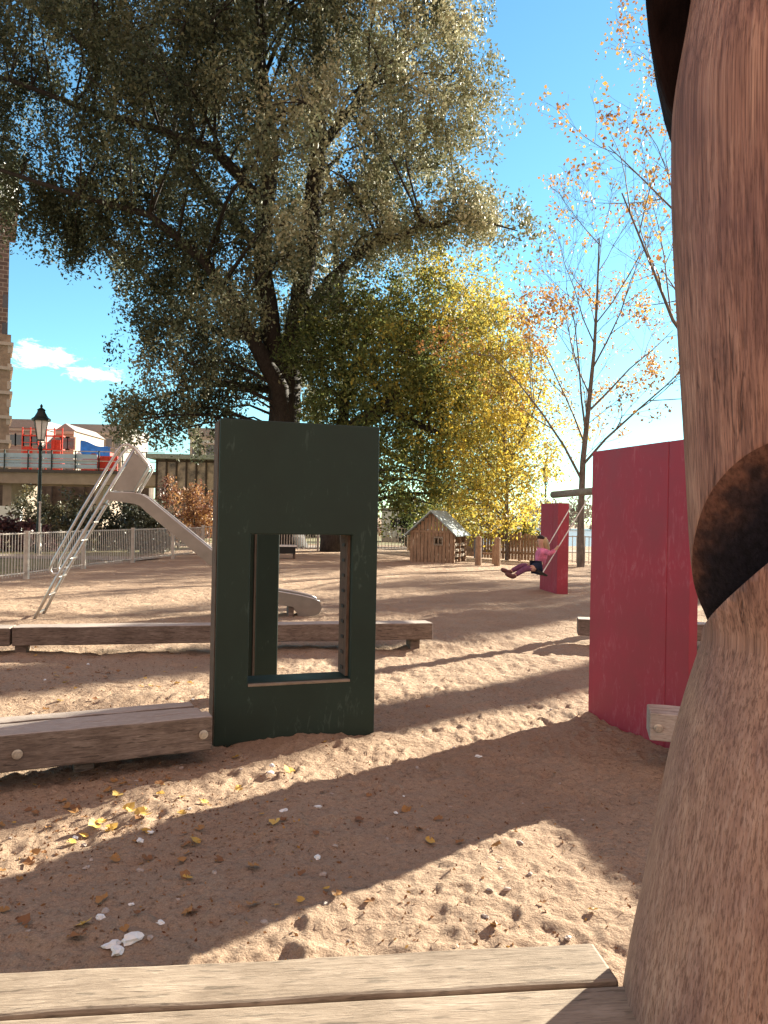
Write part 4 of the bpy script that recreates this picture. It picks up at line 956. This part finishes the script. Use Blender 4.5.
LM = [(leaf_shape(k, tn_), lab) for k, (tn_, lab) in enumerate([(.85, 'y'), (.7, 'y'), (.95, 'y'), (.3, 'b'), (.15, 'b'), (.4, 'b')])]
def put_leaf(px, py, me, label, group=None, sc=1):
    p = G(px, py); o = bpy.data.objects.new('fallen_leaf', me); C.objects.link(o)
    o.location = on(p, .006); o.rotation_euler = (random.uniform(-.35, .35), random.uniform(-.35, .35), random.uniform(0, 6.28)); o.scale = (sc,)*3
    return tag(o, label, 'leaf', group)
put_leaf(82, 929, LM[0][0], 'golden leaf beside the white litter near the front bench', sc=1.15)
put_leaf(80, 940, LM[3][0], 'brown curled leaf just below the golden leaf', sc=1.1)
put_leaf(197, 845, LM[1][0], 'tan leaf alone on the shaded sand below the timber bench', sc=.95)
put_leaf(275, 831, LM[2][0], 'pale yellow leaf lying in the middle of the shaded sand', sc=.9)
put_leaf(290, 775, LM[1][0], 'orange leaf propped on the sand in front of the green panel', sc=1.2)
put_leaf(593, 910, LM[1][0], 'small orange leaf on the sunlit sand near the carved log', sc=.7)
for px, py in [(95, 829), (103, 826), (85, 835), (110, 832), (132, 815), (140, 822), (128, 812), (145, 818), (205, 808), (118, 800), (160, 800), (70, 842), (240, 792), (60, 700), (66, 684)]:
    put_leaf(px, py, LM[random.choice((0, 1, 2))][0], 'small yellow leaf among the litter on the sand below the left bench', 'yellow leaves below the left bench', random.uniform(.7, 1.1))
for k in range(185):
    px, py = (random.uniform(0, 560), random.uniform(645, 935)) if k < 60 else (random.gauss(90, 90), random.choice((random.gauss(825, 30), random.gauss(675, 14))))
    if px < -20: continue
    put_leaf(px, py, LM[random.choice((3, 4, 5, 3, 5, 1))][0], 'small brown or tan leaf lying on the trampled sand', 'brown leaves scattered on the sand', random.uniform(.35, .9))
k = 2600; uu = np.stack([RS.normal(110, 130, k), np.where(RS.rand(k) < .5, RS.normal(815, 50, k), RS.normal(672, 20, k))], 1); q = RS.rand(k) < .4
uu[q] = np.stack([RS.uniform(-20, 640, q.sum()), RS.uniform(630, 950, q.sum())], 1)
cen = []
for px, py in uu:
    if 560 < py < 965: p = G(px, py); cen.append((p.x, p.y, gpt(p.x, p.y)+.003))
V, Fc, tn = leaves(np.array(cen), np.full(len(cen), .002), 1, .018, np.full(len(cen), .18), (1, 1, .3), .0, .16, .5)
tag(npmesh('leaf_litter', V, Fc, M_fl, None, tn), 'fine brown leaf crumbs and bark bits strewn on the sand', 'litter', kind='stuff')
M_litter = plain('white_litter', (.72, .74, .74), .7, var=.08)
def litter(name, px, py, r, label, seed, mat=M_litter, group=None, cat='litter'):
    rg = random.Random(seed); bm = bmesh.new(); bmesh.ops.create_icosphere(bm, subdivisions=2, radius=r)
    for v in bm.verts: v.co *= 1+rg.uniform(-.34, .30); v.co.z *= .5
    o = bmobj(name, bm, mat); o.location = on(G(px, py), r*.25); o.rotation_euler = (0, 0, rg.uniform(0, 6)); o.scale = (1.25, .8, 1); return tag(o, label, cat, group)
litter('crumpled_tissue', 131, 943, .030, 'rightmost white crumpled tissue near the front bench', 1)
litter('crumpled_tissue', 117, 952, .026, 'lowest white crumpled tissue near the front bench', 2)
litter('crumpled_tissue', 111, 946, .024, 'greyish crumpled tissue left of the two white ones', 3)
M_stone = plain('pebble', (.38, .32, .28), .85, var=.2, scale=20)
for k in range(60):
    px, py = random.uniform(0, 600), random.uniform(665, 940)
    litter('pebble', px, py, random.uniform(.006, .016), 'small grey pebble lying on the sand', 20+k, M_stone if random.random() < .8 else M_litter, 'pebbles scattered on the sand', 'pebble')
for k, (px, py) in enumerate([(100, 918), (150, 838), (283, 817), (270, 777), (272, 771), (478, 757), (140, 845), (88, 664)]):
    litter('pebble', px, py, .018, 'pale stone chip lying on the sand', 200+k, M_litter, 'pale stone chips on the sand', 'stone')
# ------------------------------------------------------------------ light
w = bpy.data.worlds.new('World'); S.world = w; w.use_nodes = True; nt = w.node_tree; bgn = nt.nodes['Background']
sky = N(nt, 'ShaderNodeTexSky'); sky.sky_type = 'NISHITA'; sky.sun_disc = False; sky.sun_elevation = ELEV; sky.sun_rotation = SUNAZ
sky.air_density = 1.0; sky.dust_density = .1; sky.ozone_density = 2.0
# one small cloud low on the left
tc = N(nt, 'ShaderNodeTexCoord')
def dirn(px, py): return ray(px, py).normalized()
cl1, cl2 = dirn(42, 356), dirn(92, 373)
def blob(c, sx_, sz_):
    sb = N(nt, 'ShaderNodeVectorMath', operation='SUBTRACT'); nt.links.new(tc.outputs['Generated'], sb.inputs[0]); sb.inputs[1].default_value = c
    mp = N(nt, 'ShaderNodeMapping'); mp.inputs['Rotation'].default_value = (0, rad(14), 0); mp.inputs['Scale'].default_value = (1/sx_, 1/sx_, 1/sz_); nt.links.new(sb.outputs[0], mp.inputs[0])
    l = N(nt, 'ShaderNodeVectorMath', operation='LENGTH'); nt.links.new(mp.outputs[0], l.inputs[0]); return mathn(nt, 'SUBTRACT', 1.0, l.outputs[1])
mx = mathn(nt, 'MAXIMUM', blob(cl1, .046, .017), blob(cl2, .040, .011))
mpc = N(nt, 'ShaderNodeMapping'); mpc.inputs['Scale'].default_value = (1, 1, 2.4); mpc.inputs['Rotation'].default_value = (0, rad(14), 0); nt.links.new(tc.outputs['Generated'], mpc.inputs[0])
nz = noise(nt, mpc.outputs[0], 30, 8, .72, .5)
msk = ramp(nt, mathn(nt, 'ADD', mx, mathn(nt, 'MULTIPLY', mathn(nt, 'SUBTRACT', nz, .5), 3.2)), [(.12, (0, 0, 0)), (1.0, (.9, .9, .9))])
# added warm sky fill, unseen behind and above the viewpoint, to lift the shade
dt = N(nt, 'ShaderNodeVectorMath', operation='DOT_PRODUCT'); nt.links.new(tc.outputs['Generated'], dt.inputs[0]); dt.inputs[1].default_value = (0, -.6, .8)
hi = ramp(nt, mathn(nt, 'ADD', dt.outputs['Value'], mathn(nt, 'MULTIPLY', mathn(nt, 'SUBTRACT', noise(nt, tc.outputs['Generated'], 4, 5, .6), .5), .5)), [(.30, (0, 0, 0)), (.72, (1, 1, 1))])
skc = mixc(nt, msk, mixc(nt, 1.0, sky.outputs[0], (.70, 1.07, 1.07), 'MULTIPLY'), (11, 11, 11.2))
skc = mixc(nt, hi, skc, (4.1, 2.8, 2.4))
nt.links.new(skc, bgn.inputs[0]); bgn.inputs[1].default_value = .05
sun = bpy.data.lights.new('sun', 'SUN'); sun.energy = 4.5; sun.angle = rad(.6); sun.color = (1, .92, .75)
so = bpy.data.objects.new('sun', sun); C.objects.link(so)
d = -(sd*math.cos(ELEV)+Vector((0, 0, math.sin(ELEV)))); so.rotation_euler = d.to_track_quat('-Z', 'Y').to_euler(); so.location = (10, 10, 30)
vs_ = S.view_settings; vs_.view_transform = 'Standard'; vs_.look = 'None'; vs_.exposure = 2.32; vs_.gamma = 1; vs_.use_curve_mapping = False
S.cycles.max_bounces = 6; S.cycles.diffuse_bounces = 3; S.cycles.use_denoising = True
